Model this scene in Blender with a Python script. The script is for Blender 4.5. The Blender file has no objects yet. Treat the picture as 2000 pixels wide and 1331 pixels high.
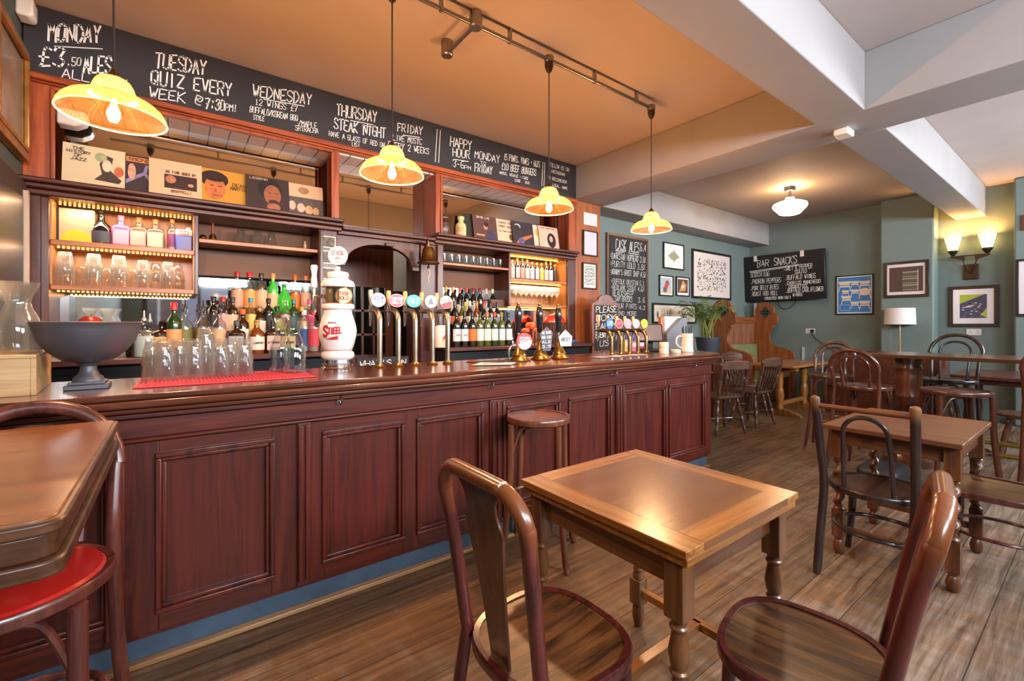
import bpy, bmesh, math, random
from mathutils import Matrix, Vector
PI = math.pi
R = math.radians
SC = bpy.context.scene
COL = SC.collection

# ------------------------------------------------------------------ camera, world, light, exposure
cam = bpy.data.cameras.new('camera')
cam.sensor_width = 36.0
cam.lens = 36.0 * 880 / 2000
cam.shift_y = -29.5 / 2000
cam.clip_start = 0.03
cam_o = bpy.data.objects.new('camera', cam)
cam_o.location = (0, 0, 1.32)
cam_o.rotation_euler = (R(90), 0, R(53.05 - 90))
COL.objects.link(cam_o)
SC.camera = cam_o

vs = SC.view_settings
vs.view_transform = 'Standard'
vs.look = 'None'
vs.gamma = 1
vs.use_curve_mapping = False
vs.exposure = 1.35

world = bpy.data.worlds.new('world')
SC.world = world
world.use_nodes = True
wn = world.node_tree
bg = wn.nodes['Background']
bg.inputs[0].default_value = (0.86, 0.93, 1.0, 1)
bg.inputs[1].default_value = .5
cy = SC.cycles
cy.max_bounces = 8
cy.diffuse_bounces = 4
cy.glossy_bounces = 4
cy.transmission_bounces = 6
cy.transparent_max_bounces = 24
cy.sample_clamp_indirect = 4
cy.caustics_reflective = False
cy.caustics_refractive = False
cy.use_denoising = True

def area(name, loc, rot, sx, sy, energy, col):
    l = bpy.data.lights.new(name, 'AREA')
    l.shape = 'RECTANGLE'
    l.size, l.size_y = sx, sy
    l.energy = energy
    l.color = col
    o = bpy.data.objects.new(name, l)
    o.location = loc
    o.rotation_euler = rot
    COL.objects.link(o)
    return o

# daylight arriving through the street windows (wall_front) and the end windows
WINX = [(-0.45, 1.25), (1.75, 3.45), (4.55, 6.25), (6.75, 8.45)]
FY = -2.0
for i, (a, b) in enumerate(WINX):
    area('daylight', ((a + b) / 2, FY - 0.14, 2.38), (R(90), 0, 0), b - a, .6, 92, (0.93, 0.97, 1.0))

def point(name, loc, energy, col, rad=0.03):
    l = bpy.data.lights.new(name, 'POINT')
    l.energy = energy
    l.color = col
    l.shadow_soft_size = rad
    o = bpy.data.objects.new(name, l)
    o.location = loc
    COL.objects.link(o)
    return o

# ------------------------------------------------------------------ materials
def lin(h):
    if not isinstance(h, str):
        return tuple(h) + (1.0,) if len(h) == 3 else tuple(h)
    h = h.lstrip('#')
    v = [int(h[i:i + 2], 16) / 255 for i in (0, 2, 4)]
    return tuple((x / 12.92 if x <= .04045 else ((x + .055) / 1.055) ** 2.4) for x in v) + (1.0,)

_M = {}
def new_mat(name):
    m = bpy.data.materials.new(name)
    m.use_nodes = True
    return m, m.node_tree, m.node_tree.nodes['Principled BSDF']

def mat(h, rough=.5, metal=0., emit=0., coat=0., var=0., scale=8., bump=0., spec=.5, name=None, dirt=None):
    key = ('m', h, rough, metal, emit, coat, var, scale, bump, spec, dirt)
    if key in _M:
        return _M[key]
    m, t, p = new_mat(name or 'mat_' + str(h).strip('#'))
    c = lin(h)
    p.inputs['Base Color'].default_value = c
    p.inputs['Roughness'].default_value = rough
    p.inputs['Metallic'].default_value = metal
    p.inputs['Coat Weight'].default_value = coat
    p.inputs['Coat Roughness'].default_value = .15
    p.inputs['Specular IOR Level'].default_value = spec
    if emit:
        p.inputs['Emission Color'].default_value = c
        p.inputs['Emission Strength'].default_value = emit
    if var or bump or dirt:
        tc = t.nodes.new('ShaderNodeTexCoord')
        n = t.nodes.new('ShaderNodeTexNoise')
        n.inputs['Scale'].default_value = scale
        n.inputs['Detail'].default_value = 5
        t.links.new(tc.outputs['Object'], n.inputs['Vector'])
        if var or dirt:
            r = t.nodes.new('ShaderNodeValToRGB')
            r.color_ramp.elements[0].position = .3
            r.color_ramp.elements[1].position = .7
            d = lin(dirt) if dirt else tuple(x * (1 - var) for x in c[:3]) + (1,)
            r.color_ramp.elements[0].color = d
            r.color_ramp.elements[1].color = tuple(min(1, x * (1 + var * .6)) for x in c[:3]) + (1,)
            t.links.new(n.outputs['Fac'], r.inputs[0])
            t.links.new(r.outputs[0], p.inputs['Base Color'])
        if bump:
            b = t.nodes.new('ShaderNodeBump')
            b.inputs['Strength'].default_value = bump
            b.inputs['Distance'].default_value = .01
            t.links.new(n.outputs['Fac'], b.inputs['Height'])
            t.links.new(b.outputs[0], p.inputs['Normal'])
    _M[key] = m
    return m

def wood(dark, light, axis='x', rough=.35, coat=.25, scale=1., patch=None, contrast=(.3, .72), name=None, worn=None):
    """Grained timber: noise stretched along the grain axis, broad tone change, fine bump."""
    key = ('w', dark, light, axis, rough, coat, scale, patch, contrast, worn)
    if key in _M:
        return _M[key]
    m, t, p = new_mat(name or 'wood_%s_%s' % (light.strip('#'), axis))
    N, L = t.nodes, t.links
    tc = N.new('ShaderNodeTexCoord')
    mp = N.new('ShaderNodeMapping')
    s = [26 * scale] * 3
    s['xyz'.index(axis)] = 1.6 * scale
    mp.inputs['Scale'].default_value = s
    L.new(tc.outputs['Object'], mp.inputs['Vector'])
    n = N.new('ShaderNodeTexNoise')
    n.inputs['Scale'].default_value = 1
    n.inputs['Detail'].default_value = 7
    n.inputs['Roughness'].default_value = .62
    n.inputs['Distortion'].default_value = .7
    L.new(mp.outputs[0], n.inputs['Vector'])
    r = N.new('ShaderNodeValToRGB')
    e = r.color_ramp.elements
    e[0].position, e[1].position = contrast
    e[0].color, e[1].color = lin(dark), lin(light)
    L.new(n.outputs['Fac'], r.inputs[0])
    n2 = N.new('ShaderNodeTexNoise')
    n2.inputs['Scale'].default_value = 2.6 * scale
    n2.inputs['Detail'].default_value = 3
    L.new(tc.outputs['Object'], n2.inputs['Vector'])
    r2 = N.new('ShaderNodeValToRGB')
    r2.color_ramp.elements[0].position, r2.color_ramp.elements[1].position = .32, .68
    mx = N.new('ShaderNodeMix')
    mx.data_type = 'RGBA'
    L.new(r.outputs[0], mx.inputs[6])
    if patch:
        r2.color_ramp.elements[0].color = (0, 0, 0, 1)
        r2.color_ramp.elements[1].color = (.75, .75, .75, 1)
        L.new(r2.outputs[0], mx.inputs[0])
        mx.inputs[7].default_value = lin(patch)
    else:
        mx.blend_type = 'MULTIPLY'
        mx.inputs[0].default_value = .8
        r2.color_ramp.elements[0].color = (.6, .6, .6, 1)
        r2.color_ramp.elements[1].color = (1, 1, 1, 1)
        L.new(r2.outputs[0], mx.inputs[7])
    col = mx.outputs[2]
    if worn:                       # varnish rubbed away towards the top rail: (colour, from z, to z)
        sx = N.new('ShaderNodeSeparateXYZ')
        L.new(tc.outputs['Object'], sx.inputs[0])
        ad = N.new('ShaderNodeMath')
        ad.operation = 'MULTIPLY_ADD'
        ad.inputs[1].default_value = .34
        L.new(n2.outputs['Fac'], ad.inputs[0])
        L.new(sx.outputs['Z'], ad.inputs[2])
        mr = N.new('ShaderNodeMapRange')
        mr.inputs[1].default_value, mr.inputs[2].default_value = worn[1] + .17, worn[2] + .17
        mr.inputs[4].default_value = .9
        L.new(ad.outputs[0], mr.inputs[0])
        m3 = N.new('ShaderNodeMix')
        m3.data_type = 'RGBA'
        L.new(mr.outputs[0], m3.inputs[0])
        L.new(col, m3.inputs[6])
        m3.inputs[7].default_value = lin(worn[0])
        col = m3.outputs[2]
    L.new(col, p.inputs['Base Color'])
    p.inputs['Roughness'].default_value = rough
    p.inputs['Coat Weight'].default_value = coat
    p.inputs['Coat Roughness'].default_value = .22
    b = N.new('ShaderNodeBump')
    b.inputs['Strength'].default_value = .12
    b.inputs['Distance'].default_value = .004
    L.new(n.outputs['Fac'], b.inputs['Height'])
    L.new(b.outputs[0], p.inputs['Normal'])
    _M[key] = m
    return m

def glass(tint='#ffffff', edge=.55, base=.05, rough=.02, name=None, milk=0.):
    """Thin glass: tinted see-through with reflections growing towards the rim."""
    key = ('g', tint, edge, base, rough, milk)
    if key in _M:
        return _M[key]
    m, t, p = new_mat(name or 'glass_' + tint.strip('#'))
    N, L = t.nodes, t.links
    N.remove(p)
    out = N['Material Output']
    tr = N.new('ShaderNodeBsdfTransparent')
    tr.inputs[0].default_value = lin(tint)
    gl = N.new('ShaderNodeBsdfGlossy')
    gl.inputs['Roughness'].default_value = rough
    gl.inputs[0].default_value = (.95, .95, .95, 1)
    lw = N.new('ShaderNodeLayerWeight')
    lw.inputs[0].default_value = .35
    ma = N.new('ShaderNodeMath')
    ma.operation = 'MULTIPLY_ADD'
    ma.inputs[1].default_value = edge
    ma.inputs[2].default_value = base
    L.new(lw.outputs['Facing'], ma.inputs[0])
    mi = N.new('ShaderNodeMixShader')
    L.new(ma.outputs[0], mi.inputs[0])
    L.new(tr.outputs[0], mi.inputs[1])
    L.new(gl.outputs[0], mi.inputs[2])
    sh = mi.outputs[0]
    if milk:
        df = N.new('ShaderNodeBsdfTranslucent')
        df.inputs[0].default_value = (.95, .95, .95, 1)
        m2 = N.new('ShaderNodeMixShader')
        m2.inputs[0].default_value = milk
        L.new(sh, m2.inputs[1])
        L.new(df.outputs[0], m2.inputs[2])
        sh = m2.outputs[0]
    L.new(sh, out.inputs[0])
    _M[key] = m
    return m

# ------------------------------------------------------------------ mesh builder
class MB:
    def __init__(s, m=None):
        s.v, s.f = [], []
        s.m = m or Matrix()
    def add(s, vs, fs):
        o = len(s.v)
        s.v += [tuple(s.m @ Vector(p)) for p in vs]
        s.f += [tuple(i + o for i in f) for f in fs]
        return s
    def bx(s, x0, x1, y0, y1, z0, z1):
        vs = [(x, y, z) for z in (z0, z1) for y in (y0, y1) for x in (x0, x1)]
        return s.add(vs, [(0, 2, 3, 1), (4, 5, 7, 6), (0, 1, 5, 4), (2, 6, 7, 3), (0, 4, 6, 2), (1, 3, 7, 5)])
    def prism(s, poly, a0, a1, ax='z'):
        def P(u, v, w):
            return {'z': (u, v, w), 'y': (u, w, v), 'x': (w, u, v)}[ax]
        n = len(poly)
        vs = [P(u, v, a0) for u, v in poly] + [P(u, v, a1) for u, v in poly]
        fs = [tuple(range(n))[::-1], tuple(range(n, 2 * n))] + [(i, (i + 1) % n, n + (i + 1) % n, n + i) for i in range(n)]
        return s.add(vs, fs)
    def lathe(s, prof, x=0, y=0, z=0, seg=20, cap=True, sq=1.0, arc=None):
        a0, a1 = arc or (0, 2 * PI)
        full = arc is None
        k = seg if full else seg + 1
        vs = []
        for r, h in prof:
            for i in range(k):
                a = a0 + (a1 - a0) * i / seg
                vs.append((x + r * math.cos(a), y + r * math.sin(a) * sq, z + h))
        fs = []
        for j in range(len(prof) - 1):
            for i in range(seg):
                q = (i + 1) % k if full else i + 1
                fs.append((j * k + i, j * k + q, (j + 1) * k + q, (j + 1) * k + i))
        if cap and full:
            if prof[0][0] > 1e-4:
                fs.append(tuple(range(k))[::-1])
            if prof[-1][0] > 1e-4:
                o = (len(prof) - 1) * k
                fs.append(tuple(range(o, o + k)))
        return s.add(vs, fs)
    def tube(s, pts, r, seg=8, closed=False, cap=True, flat=1.0):
        pts = [Vector(p) for p in pts]
        n = len(pts)
        rs = r if isinstance(r, (list, tuple)) else [r] * n
        vs, fs = [], []
        up = None
        for i, p in enumerate(pts):
            a = pts[i - 1] if (i or closed) else p
            b = pts[(i + 1) % n] if (i < n - 1 or closed) else p
            d = (b - a).normalized()
            if up is None:
                up = Vector((0, 0, 1)) if abs(d.z) < .9 else Vector((0, 1, 0))
            u = (up - d * up.dot(d))
            if u.length < 1e-5:
                u = d.orthogonal()
            u.normalize()
            w = d.cross(u)
            up = u
            for k in range(seg):
                t = 2 * PI * k / seg
                vs.append(p + (u * math.cos(t) + w * math.sin(t) * flat) * rs[i])
        for i in range(n if closed else n - 1):
            for k in range(seg):
                j, q = (i + 1) % n, (k + 1) % seg
                fs.append((i * seg + k, i * seg + q, j * seg + q, j * seg + k))
        if cap and not closed:
            fs += [tuple(range(seg))[::-1], tuple(range((n - 1) * seg, n * seg))]
        return s.add(vs, fs)
    def quad(s, *p):
        return s.add(p, [tuple(range(len(p)))])
    def frame(s, x0, x1, z0, z1, w, y0, y1):
        """rectangular frame in the x-z plane, w wide, from y0 to y1"""
        s.bx(x0, x1, y0, y1, z1 - w, z1)
        s.bx(x0, x1, y0, y1, z0, z0 + w)
        s.bx(x0, x0 + w, y0, y1, z0 + w, z1 - w)
        return s.bx(x1 - w, x1, y0, y1, z0 + w, z1 - w)
    def mesh(s, name, m, smooth=38, fix=True):
        me = bpy.data.meshes.new(name)
        me.from_pydata(s.v, [], s.f)
        if fix:
            b = bmesh.new()
            b.from_mesh(me)
            bmesh.ops.recalc_face_normals(b, faces=b.faces)
            b.to_mesh(me)
            b.free()
        if m:
            me.materials.append(m)
        if smooth:
            me.shade_smooth()
            me.set_sharp_from_angle(angle=R(smooth))
        return me

def obj(name, mb, m=None, parent=None, bevel=0, smooth=38):
    me = mb.mesh(name, m, smooth) if isinstance(mb, MB) else mb
    o = bpy.data.objects.new(name, me)
    COL.objects.link(o)
    if parent:
        o.parent = parent
    if bevel:
        b = o.modifiers.new('edge', 'BEVEL')
        b.width = bevel
        b.segments = 2
        b.limit_method = 'ANGLE'
        b.angle_limit = R(40)
        b.harden_normals = False
    return o

def tag(o, label, cat, group=None, kind=None):
    o['label'] = label
    o['category'] = cat
    if group:
        o['group'] = group
    if kind:
        o['kind'] = kind
    return o

def thing(name, label, cat, loc=(0, 0, 0), rz=0, group=None):
    o = bpy.data.objects.new(name, None)
    o.empty_display_size = .05
    COL.objects.link(o)
    o.location = loc
    o.rotation_euler = (0, 0, rz)
    return tag(o, label, cat, group)

def struct(name, mb, m, bevel=0, parent=None, smooth=38):
    o = obj(name, mb, m, parent, bevel, smooth)
    if not parent:
        o['kind'] = 'structure'
    return o

def dup(root, loc, rz=0, label=None, group=None):
    r = root.copy()
    COL.objects.link(r)
    r.location = loc
    r.rotation_euler = (0, 0, rz)
    if label:
        r['label'] = label
    if group:
        r['group'] = group
    for ch in list(root.children):
        c = ch.copy()
        COL.objects.link(c)
        c.parent = r
        for g in list(ch.children):
            d = g.copy()
            COL.objects.link(d)
            d.parent = c
    return r

def arcpts(cx, cz, rx, rz, a0, a1, n):
    return [(cx + rx * math.cos(a0 + (a1 - a0) * i / n), cz + rz * math.sin(a0 + (a1 - a0) * i / n)) for i in range(n + 1)]

def spline(pts, n=6):
    """Catmull-Rom through pts"""
    P = [Vector(p) for p in pts]
    P = [2 * P[0] - P[1]] + P + [2 * P[-1] - P[-2]]
    out = []
    for i in range(1, len(P) - 2):
        for k in range(n):
            t = k / n
            a, b, c, d = P[i - 1:i + 3]
            out.append(.5 * ((2 * b) + (c - a) * t + (2 * a - 5 * b + 4 * c - d) * t * t + (3 * b - a - 3 * c + d) * t ** 3))
    out.append(P[-2])
    return out

# ------------------------------------------------------------------ hand lettering (stroke alphabet on a 4 x 6 grid)
GL = {'A': '002640 1232', 'B': '000636453303 33413000', 'C': '4536160501103041', 'D': '00062644422000', 'E': '46060040 0333', 'F': '460600 0333',
      'G': '45361605011030414323', 'H': '0006 4046 0343', 'I': '2026', 'J': '3631201001', 'K': '0006 460340', 'L': '060040', 'M': '0006234640', 'N': '00064046',
      'O': '160501103041453616', 'P': '00063645443303', 'Q': '160501103041453616 2240', 'R': '00063645443303 2340', 'S': '45361605044241301001', 'T': '0646 2620',
      'U': '060110304146', 'V': '062046', 'W': '0610243046', 'X': '0046 0640', 'Y': '062346 2320', 'Z': '06460040', '0': '160501103041453616', '1': '152620 1030',
      '2': '05163645440040', '3': '05163645234241301001', '4': '30360242', '5': '460603334241301001', '6': '46160401103041423303', '7': '064610 1333',
      '8': '13040516364544331302011030414233', '9': '43130405163645412010', '£': '45362615110040 0333', '.': '2021', ':': '2122 2425', '!': '2622 2021', '/': '0046',
      '-': '1333', '+': '1333 2224', '@': '3424142232444516050110304', "'": '2624', '%': '0046 0505 4141', '(': '36151130', ')': '16353110', '*': '1135 3115',
      ',': '2110', '=': '1232 1434', '[': '060040460 6', '&': '400405162513021030 42'}
for _k, _v in list(GL.items()):
    _s = []
    for _w in _v.split():
        _w = _w[:len(_w) // 2 * 2]
        _s.append([(int(_w[i]), int(_w[i + 1])) for i in range(0, len(_w), 2)])
    GL[_k] = _s

def write(mb, text, x0, x1, z, h, y, w=.006, rise=0., jit=.35, seed=1, slant=.05):
    """chalk strokes for one line of text in the x-z plane at depth y (facing -y), squeezed between x0 and x1; one flat ribbon per stroke segment"""
    rnd = random.Random(seed * 77 + len(text))
    n = max(1, len(text))
    cw = (x1 - x0) / n
    for i, ch in enumerate(text):
        for st in GL.get(ch.upper(), []):
            pts = []
            for gx, gz in st:
                u = gx + rnd.uniform(-jit, jit)
                v = gz + rnd.uniform(-jit, jit)
                px = x0 + (i + .12 + .76 * u / 4) * cw + slant * v / 6 * h
                pts.append((px, z + v / 6 * h + rise * (px - x0)))
            for (ax, az), (bx, bz) in zip(pts, pts[1:]):
                dx, dz = bx - ax, bz - az
                l = math.hypot(dx, dz) or 1e-6
                dx, dz = dx / l, dz / l
                ex, ez = dx * w * .35, dz * w * .35
                nx, nz = -dz * w / 2, dx * w / 2
                mb.quad((ax - ex + nx, y, az - ez + nz), (ax - ex - nx, y, az - ez - nz), (bx + ex - nx, y, bz + ez - nz), (bx + ex + nx, y, bz + ez + nz))
    return mb

def line(mb, ax, az, bx, bz, y, w=.006):
    dx, dz = bx - ax, bz - az
    l = math.hypot(dx, dz)
    nx, nz = -dz / l * w / 2, dx / l * w / 2
    return mb.quad((ax + nx, y, az + nz), (ax - nx, y, az - nz), (bx - nx, y, bz - nz), (bx + nx, y, bz + nz))

def disc(mb, cx, cz, rx, rz, y, n=24, a0=0, a1=2 * PI):
    return mb.quad(*[(cx + rx * math.cos(a0 + (a1 - a0) * i / n), y, cz + rz * math.sin(a0 + (a1 - a0) * i / n)) for i in range(n if a1 - a0 > 6.2 else n + 1)])

def rect(mb, x0, x1, z0, z1, y):
    return mb.quad((x0, y, z0), (x1, y, z0), (x1, y, z1), (x0, y, z1))

CHALK = mat('#e9e6e0', .9, name='chalk')
SLATE = mat('#2b292c', .75, var=.25, scale=3, name='blackboard_paint')
BLACK = mat('#141316', .45, name='black')
WHITE = mat('#e8e4de', .5, name='white')
BRASS = mat('#b08a4a', .28, 1., var=.25, scale=20, name='brass')
CHROME = mat('#c9c8c8', .16, 1., name='chrome')
STEEL = mat('#9b9a98', .32, 1., name='brushed_steel')
WARM = (1.0, .68, .47)
# timbers
BAR_X = wood('#35110b', '#742a1b', 'x', .36, .2)
BAR_Z = wood('#35110b', '#742a1b', 'z', .36, .2)
BARP_Z = wood('#2e0d09', '#762919', 'z', .36, .2, 1., '#43150e', (.3, .74))
TOP_X = wood('#3a1810', '#7d4229', 'x', .2, .6)
BOX_Z = wood('#7a2e0d', '#c8622a', 'z', .38, .3)
BOX_X = wood('#7a2e0d', '#c8622a', 'x', .38, .3)
DRK_X = wood('#331510', '#6b3527', 'x', .38, .25)
DRK_Z = wood('#331510', '#6b3527', 'z', .38, .25)
SHELF = wood('#8a4219', '#cf8243', 'x', .4, .2)
OAK_X = wood('#7d4618', '#c47f34', 'x', .27, .4)
OAK_Y = wood('#7d4618', '#c47f34', 'y', .27, .4)
OAK_Z = wood('#6d3f1d', '#a9713b', 'z', .33, .4)
CHR_Z = wood('#3c1a16', '#7b3f33', 'z', .3, .45)
CHW_Z = wood('#2a0f10', '#702b25', 'z', .26, .5, worn=('#9c5a24', .82, 1.02))
SEAT_X = wood('#2e180b', '#7a4d29', 'y', .34, .2, 1.3, None, (.38, .62))
DARKC = wood('#1c1214', '#3f2b27', 'z', .3, .45)
THON = wood('#35170f', '#6e3c28', 'z', .3, .45)
# ================================================================== the room
X0, X1, Y0, Y1 = -.72, 9.04, FY, 4.26
ZC = 3.25

def floor_mat():
    m, t, p = new_mat('worn_floorboards')
    N, L = t.nodes, t.links
    tc = N.new('ShaderNodeTexCoord')
    sp = N.new('ShaderNodeSeparateXYZ')
    L.new(tc.outputs['Object'], sp.inputs[0])
    def math_(op, a, b=None):
        n = N.new('ShaderNodeMath')
        n.operation = op
        for i, q in enumerate((a, b)):
            if q is None:
                continue
            if isinstance(q, (int, float)):
                n.inputs[i].default_value = q
            else:
                L.new(q, n.inputs[i])
        return n.outputs[0]
    yy = math_('DIVIDE', math_('ADD', sp.outputs['Y'], 3.07), .2)
    idx = math_('FLOOR', yy)
    fr = math_('FRACT', yy)
    wn_ = N.new('ShaderNodeTexWhiteNoise')
    wn_.noise_dimensions = '1D'
    L.new(idx, wn_.inputs['W'])
    xs = math_('DIVIDE', math_('ADD', sp.outputs['X'], math_('MULTIPLY', wn_.outputs['Value'], 5.)), 3.1)
    fx = math_('FRACT', xs)
    # grain
    mp = N.new('ShaderNodeMapping')
    mp.inputs['Scale'].default_value = (2.0, 34, 1)
    L.new(tc.outputs['Object'], mp.inputs['Vector'])
    g = N.new('ShaderNodeTexNoise')
    g.inputs['Scale'].default_value = 1
    g.inputs['Detail'].default_value = 8
    g.inputs['Roughness'].default_value = .65
    g.inputs['Distortion'].default_value = .5
    L.new(mp.outputs[0], g.inputs['Vector'])
    r = N.new('ShaderNodeValToRGB')
    e = r.color_ramp.elements
    e[0].position, e[1].position = .3, .72
    e[0].color, e[1].color = lin('#452e1d'), lin('#946d48')
    L.new(g.outputs['Fac'], r.inputs[0])
    # cross-saw ripple and wear
    mp2 = N.new('ShaderNodeMapping')
    mp2.inputs['Scale'].default_value = (14, 5, 1)
    mp2.inputs['Rotation'].default_value = (0, 0, R(28))
    L.new(tc.outputs['Object'], mp2.inputs['Vector'])
    w1 = N.new('ShaderNodeTexNoise')
    w1.inputs['Scale'].default_value = 1
    w1.inputs['Detail'].default_value = 6
    L.new(mp2.outputs[0], w1.inputs['Vector'])
    w2 = N.new('ShaderNodeTexNoise')
    w2.inputs['Scale'].default_value = .75
    w2.inputs['Detail'].default_value = 3
    L.new(tc.outputs['Object'], w2.inputs['Vector'])
    wear = math_('ADD', math_('MULTIPLY', w1.outputs['Fac'], .55), math_('MULTIPLY', w2.outputs['Fac'], .75))
    # boards by the windows (low y, beyond the tables) carry the most foot wear
    foot = math_('MULTIPLY', math_('SUBTRACT', 1.9, sp.outputs['Y']), .13)
    wr = N.new('ShaderNodeMapRange')
    wr.inputs[1].default_value, wr.inputs[2].default_value = .66, .92
    L.new(math_('ADD', wear, foot), wr.inputs[0])
    wr.inputs[4].default_value = .8
    mx = N.new('ShaderNodeMix')
    mx.data_type = 'RGBA'
    L.new(wr.outputs[0], mx.inputs[0])
    L.new(r.outputs[0], mx.inputs[6])
    r3 = N.new('ShaderNodeValToRGB')
    r3.color_ramp.elements[0].position, r3.color_ramp.elements[1].position = .38, .66
    r3.color_ramp.elements[0].color, r3.color_ramp.elements[1].color = lin('#685c4f'), lin('#a3968a')
    L.new(g.outputs['Fac'], r3.inputs[0])
    L.new(r3.outputs[0], mx.inputs[7])
    # board tone
    tone = math_('ADD', math_('MULTIPLY', wn_.outputs['Value'], .35), .72)
    seam = math_('GREATER_THAN', fr, .022)
    k = math_('MULTIPLY', tone, math_('ADD', math_('MULTIPLY', seam, .75), .25))
    m2 = N.new('ShaderNodeMix')
    m2.data_type = 'RGBA'
    m2.blend_type = 'MULTIPLY'
    m2.inputs[0].default_value = 1
    L.new(mx.outputs[2], m2.inputs[6])
    L.new(k, m2.inputs[7])
    L.new(m2.outputs[2], p.inputs['Base Color'])
    rr = N.new('ShaderNodeMapRange')
    rr.inputs[3].default_value, rr.inputs[4].default_value = .34, .6
    L.new(g.outputs['Fac'], rr.inputs[0])
    L.new(rr.outputs[0], p.inputs['Roughness'])
    b = N.new('ShaderNodeBump')
    b.inputs['Strength'].default_value = .25
    b.inputs['Distance'].default_value = .004
    L.new(math_('ADD', g.outputs['Fac'], math_('MULTIPLY', seam, .6)), b.inputs['Height'])
    L.new(b.outputs[0], p.inputs['Normal'])
    return m

PLASTER = mat('#bbaba5', .75, var=.05, scale=2.5, bump=.03, name='ceiling_paint')
BEAMP = mat('#9d9796', .7, var=.04, scale=2.5, bump=.03, name='beam_paint')
TEAL = mat('#6d7c79', .6, var=.05, scale=2, bump=.02, name='sage_green_paint')
DGREEN = mat('#4b5450', .85, var=.08, scale=2, name='dark_green_paint')

struct('floor', MB().bx(X0 - .2, X1 + .3, FY - .2, 5.8, -.1, 0), floor_mat())
struct('ceiling', MB().bx(X0 - .2, X1 + .3, FY - .2, 5.8, ZC, ZC + .1), PLASTER)
struct('wall_left', MB().bx(X0 - .12, X0, FY - .2, 5.0, 0, ZC), DGREEN)
# back wall: behind the back bar (with the doorway) and, beyond the post, the sage wall
wb = MB().bx(X0, 1.02, 4.45, 4.57, 0, ZC).bx(2.06, 4.33, 4.45, 4.57, 0, ZC).bx(1.02, 2.06, 4.45, 4.57, 2.12, ZC)
struct('wall_back', wb, mat('#6a5140', .7, name='brown_paint'))
struct('wall_back', MB().bx(4.33, X1 + .12, 4.26, 4.57, 0, ZC), TEAL)
wf = MB()
xs = [X0 - .12] + [q for w in WINX for q in w] + [X1 + .12]
for i in range(0, len(xs), 2):
    wf.bx(xs[i], xs[i + 1], FY - .2, FY, 0, ZC)
for a, b in WINX:
    wf.bx(a, b, FY - .2, FY, 0, .8)
    wf.bx(a, b, FY - .2, FY, 2.7, ZC)
struct('wall_front', wf, TEAL)
PANE = glass('#fbfdff', .35, .03, name='window_glass')
for i, (a, b) in enumerate(WINX):
    w = obj('window_%d' % (i + 1), MB().frame(a, b, .8, 2.7, .07, FY - .1, FY - .03), mat('#3a2018', .5))
    w['kind'] = 'structure'
    f2 = MB().bx((a + b) / 2 - .025, (a + b) / 2 + .025, FY - .09, FY - .04, .87, 2.63).bx(a + .07, b - .07, FY - .09, FY - .04, 2.05, 2.1)
    obj('window_frame', f2, mat('#3a2018', .5), w)
    obj('window_pane', MB().bx(a + .07, b - .07, FY - .068, FY - .062, .87, 2.63), PANE, w)
# end wall with two chimney piers
struct('wall_right', MB().bx(X1, X1 + .12, FY - .2, 4.26, 0, ZC), TEAL)
struct('wall_right', MB().bx(8.75, X1, 1.532, 2.15, 0, ZC), TEAL, bevel=.02)
struct('wall_right', MB().bx(8.8, X1, -.5, .765, 0, ZC), TEAL, bevel=.02)
# ceiling beams crossing over the tables, and the boxed beam along the sage wall
struct('beam', MB().bx(3.89, 4.39, FY, 4.0, 2.84, ZC), BEAMP, bevel=.008)
struct('beam', MB().bx(X0, 3.89, 1.04, 1.35, 2.84, ZC).bx(4.39, X1, 1.04, 1.35, 2.84, ZC), BEAMP, bevel=.008)
struct('beam', MB().bx(4.39, X1, 3.9, 4.26, 2.84, ZC), BEAMP, bevel=.008)
struct('baseboard_right', MB().bx(X1 - .02, X1, 2.15, 4.26, 0, .16).bx(X1 - .02, X1, .765, 1.532, 0, .16), mat('#6d857f', .5))
struct('baseboard_back', MB().bx(4.4, X1, 4.24, 4.26, 0, .16), mat('#6d857f', .5))
# back room seen through the arch
struct('wall_back', MB().bx(.9, 2.9, 5.5, 5.6, 0, ZC).bx(.9, 1.0, 4.57, 5.5, 0, ZC).bx(2.8, 2.9, 4.57, 5.5, 0, ZC), mat('#a5a7a6', .8))

# wood post and panel between the back bar and the sage wall
struct('trim_1', MB().bx(3.9, 4.34, 3.9, 4.26, 0, 2.84), wood('#84401c', '#c27038', 'z', .42, .2), bevel=.006)

# door leaf with glazed panes behind the arch
d = obj('door_1', MB().bx(1.3, 1.99, 4.88, 4.92, 1.74, 2.42).bx(1.3, 1.53, 4.88, 4.92, 0, 1.74).bx(1.9, 1.99, 4.88, 4.92, 0, 1.74).bx(1.53, 1.9, 4.88, 4.92, 0, 1.0), wood('#4a200f', '#80421f', 'z', .4, .2))
d['kind'] = 'structure'
g = MB()
for x in (1.645, 1.77):
    g.bx(x - .012, x + .012, 4.885, 4.915, 1.0, 1.74)
for z in (1.22, 1.48):
    g.bx(1.53, 1.9, 4.885, 4.915, z - .012, z + .012)
obj('glazing_bar', g, wood('#4a200f', '#80421f', 'z', .4, .2), d)
obj('door_pane', MB().bx(1.53, 1.9, 4.897, 4.903, 1.0, 1.74), glass('#8f9896', .6, .12), d)

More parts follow.
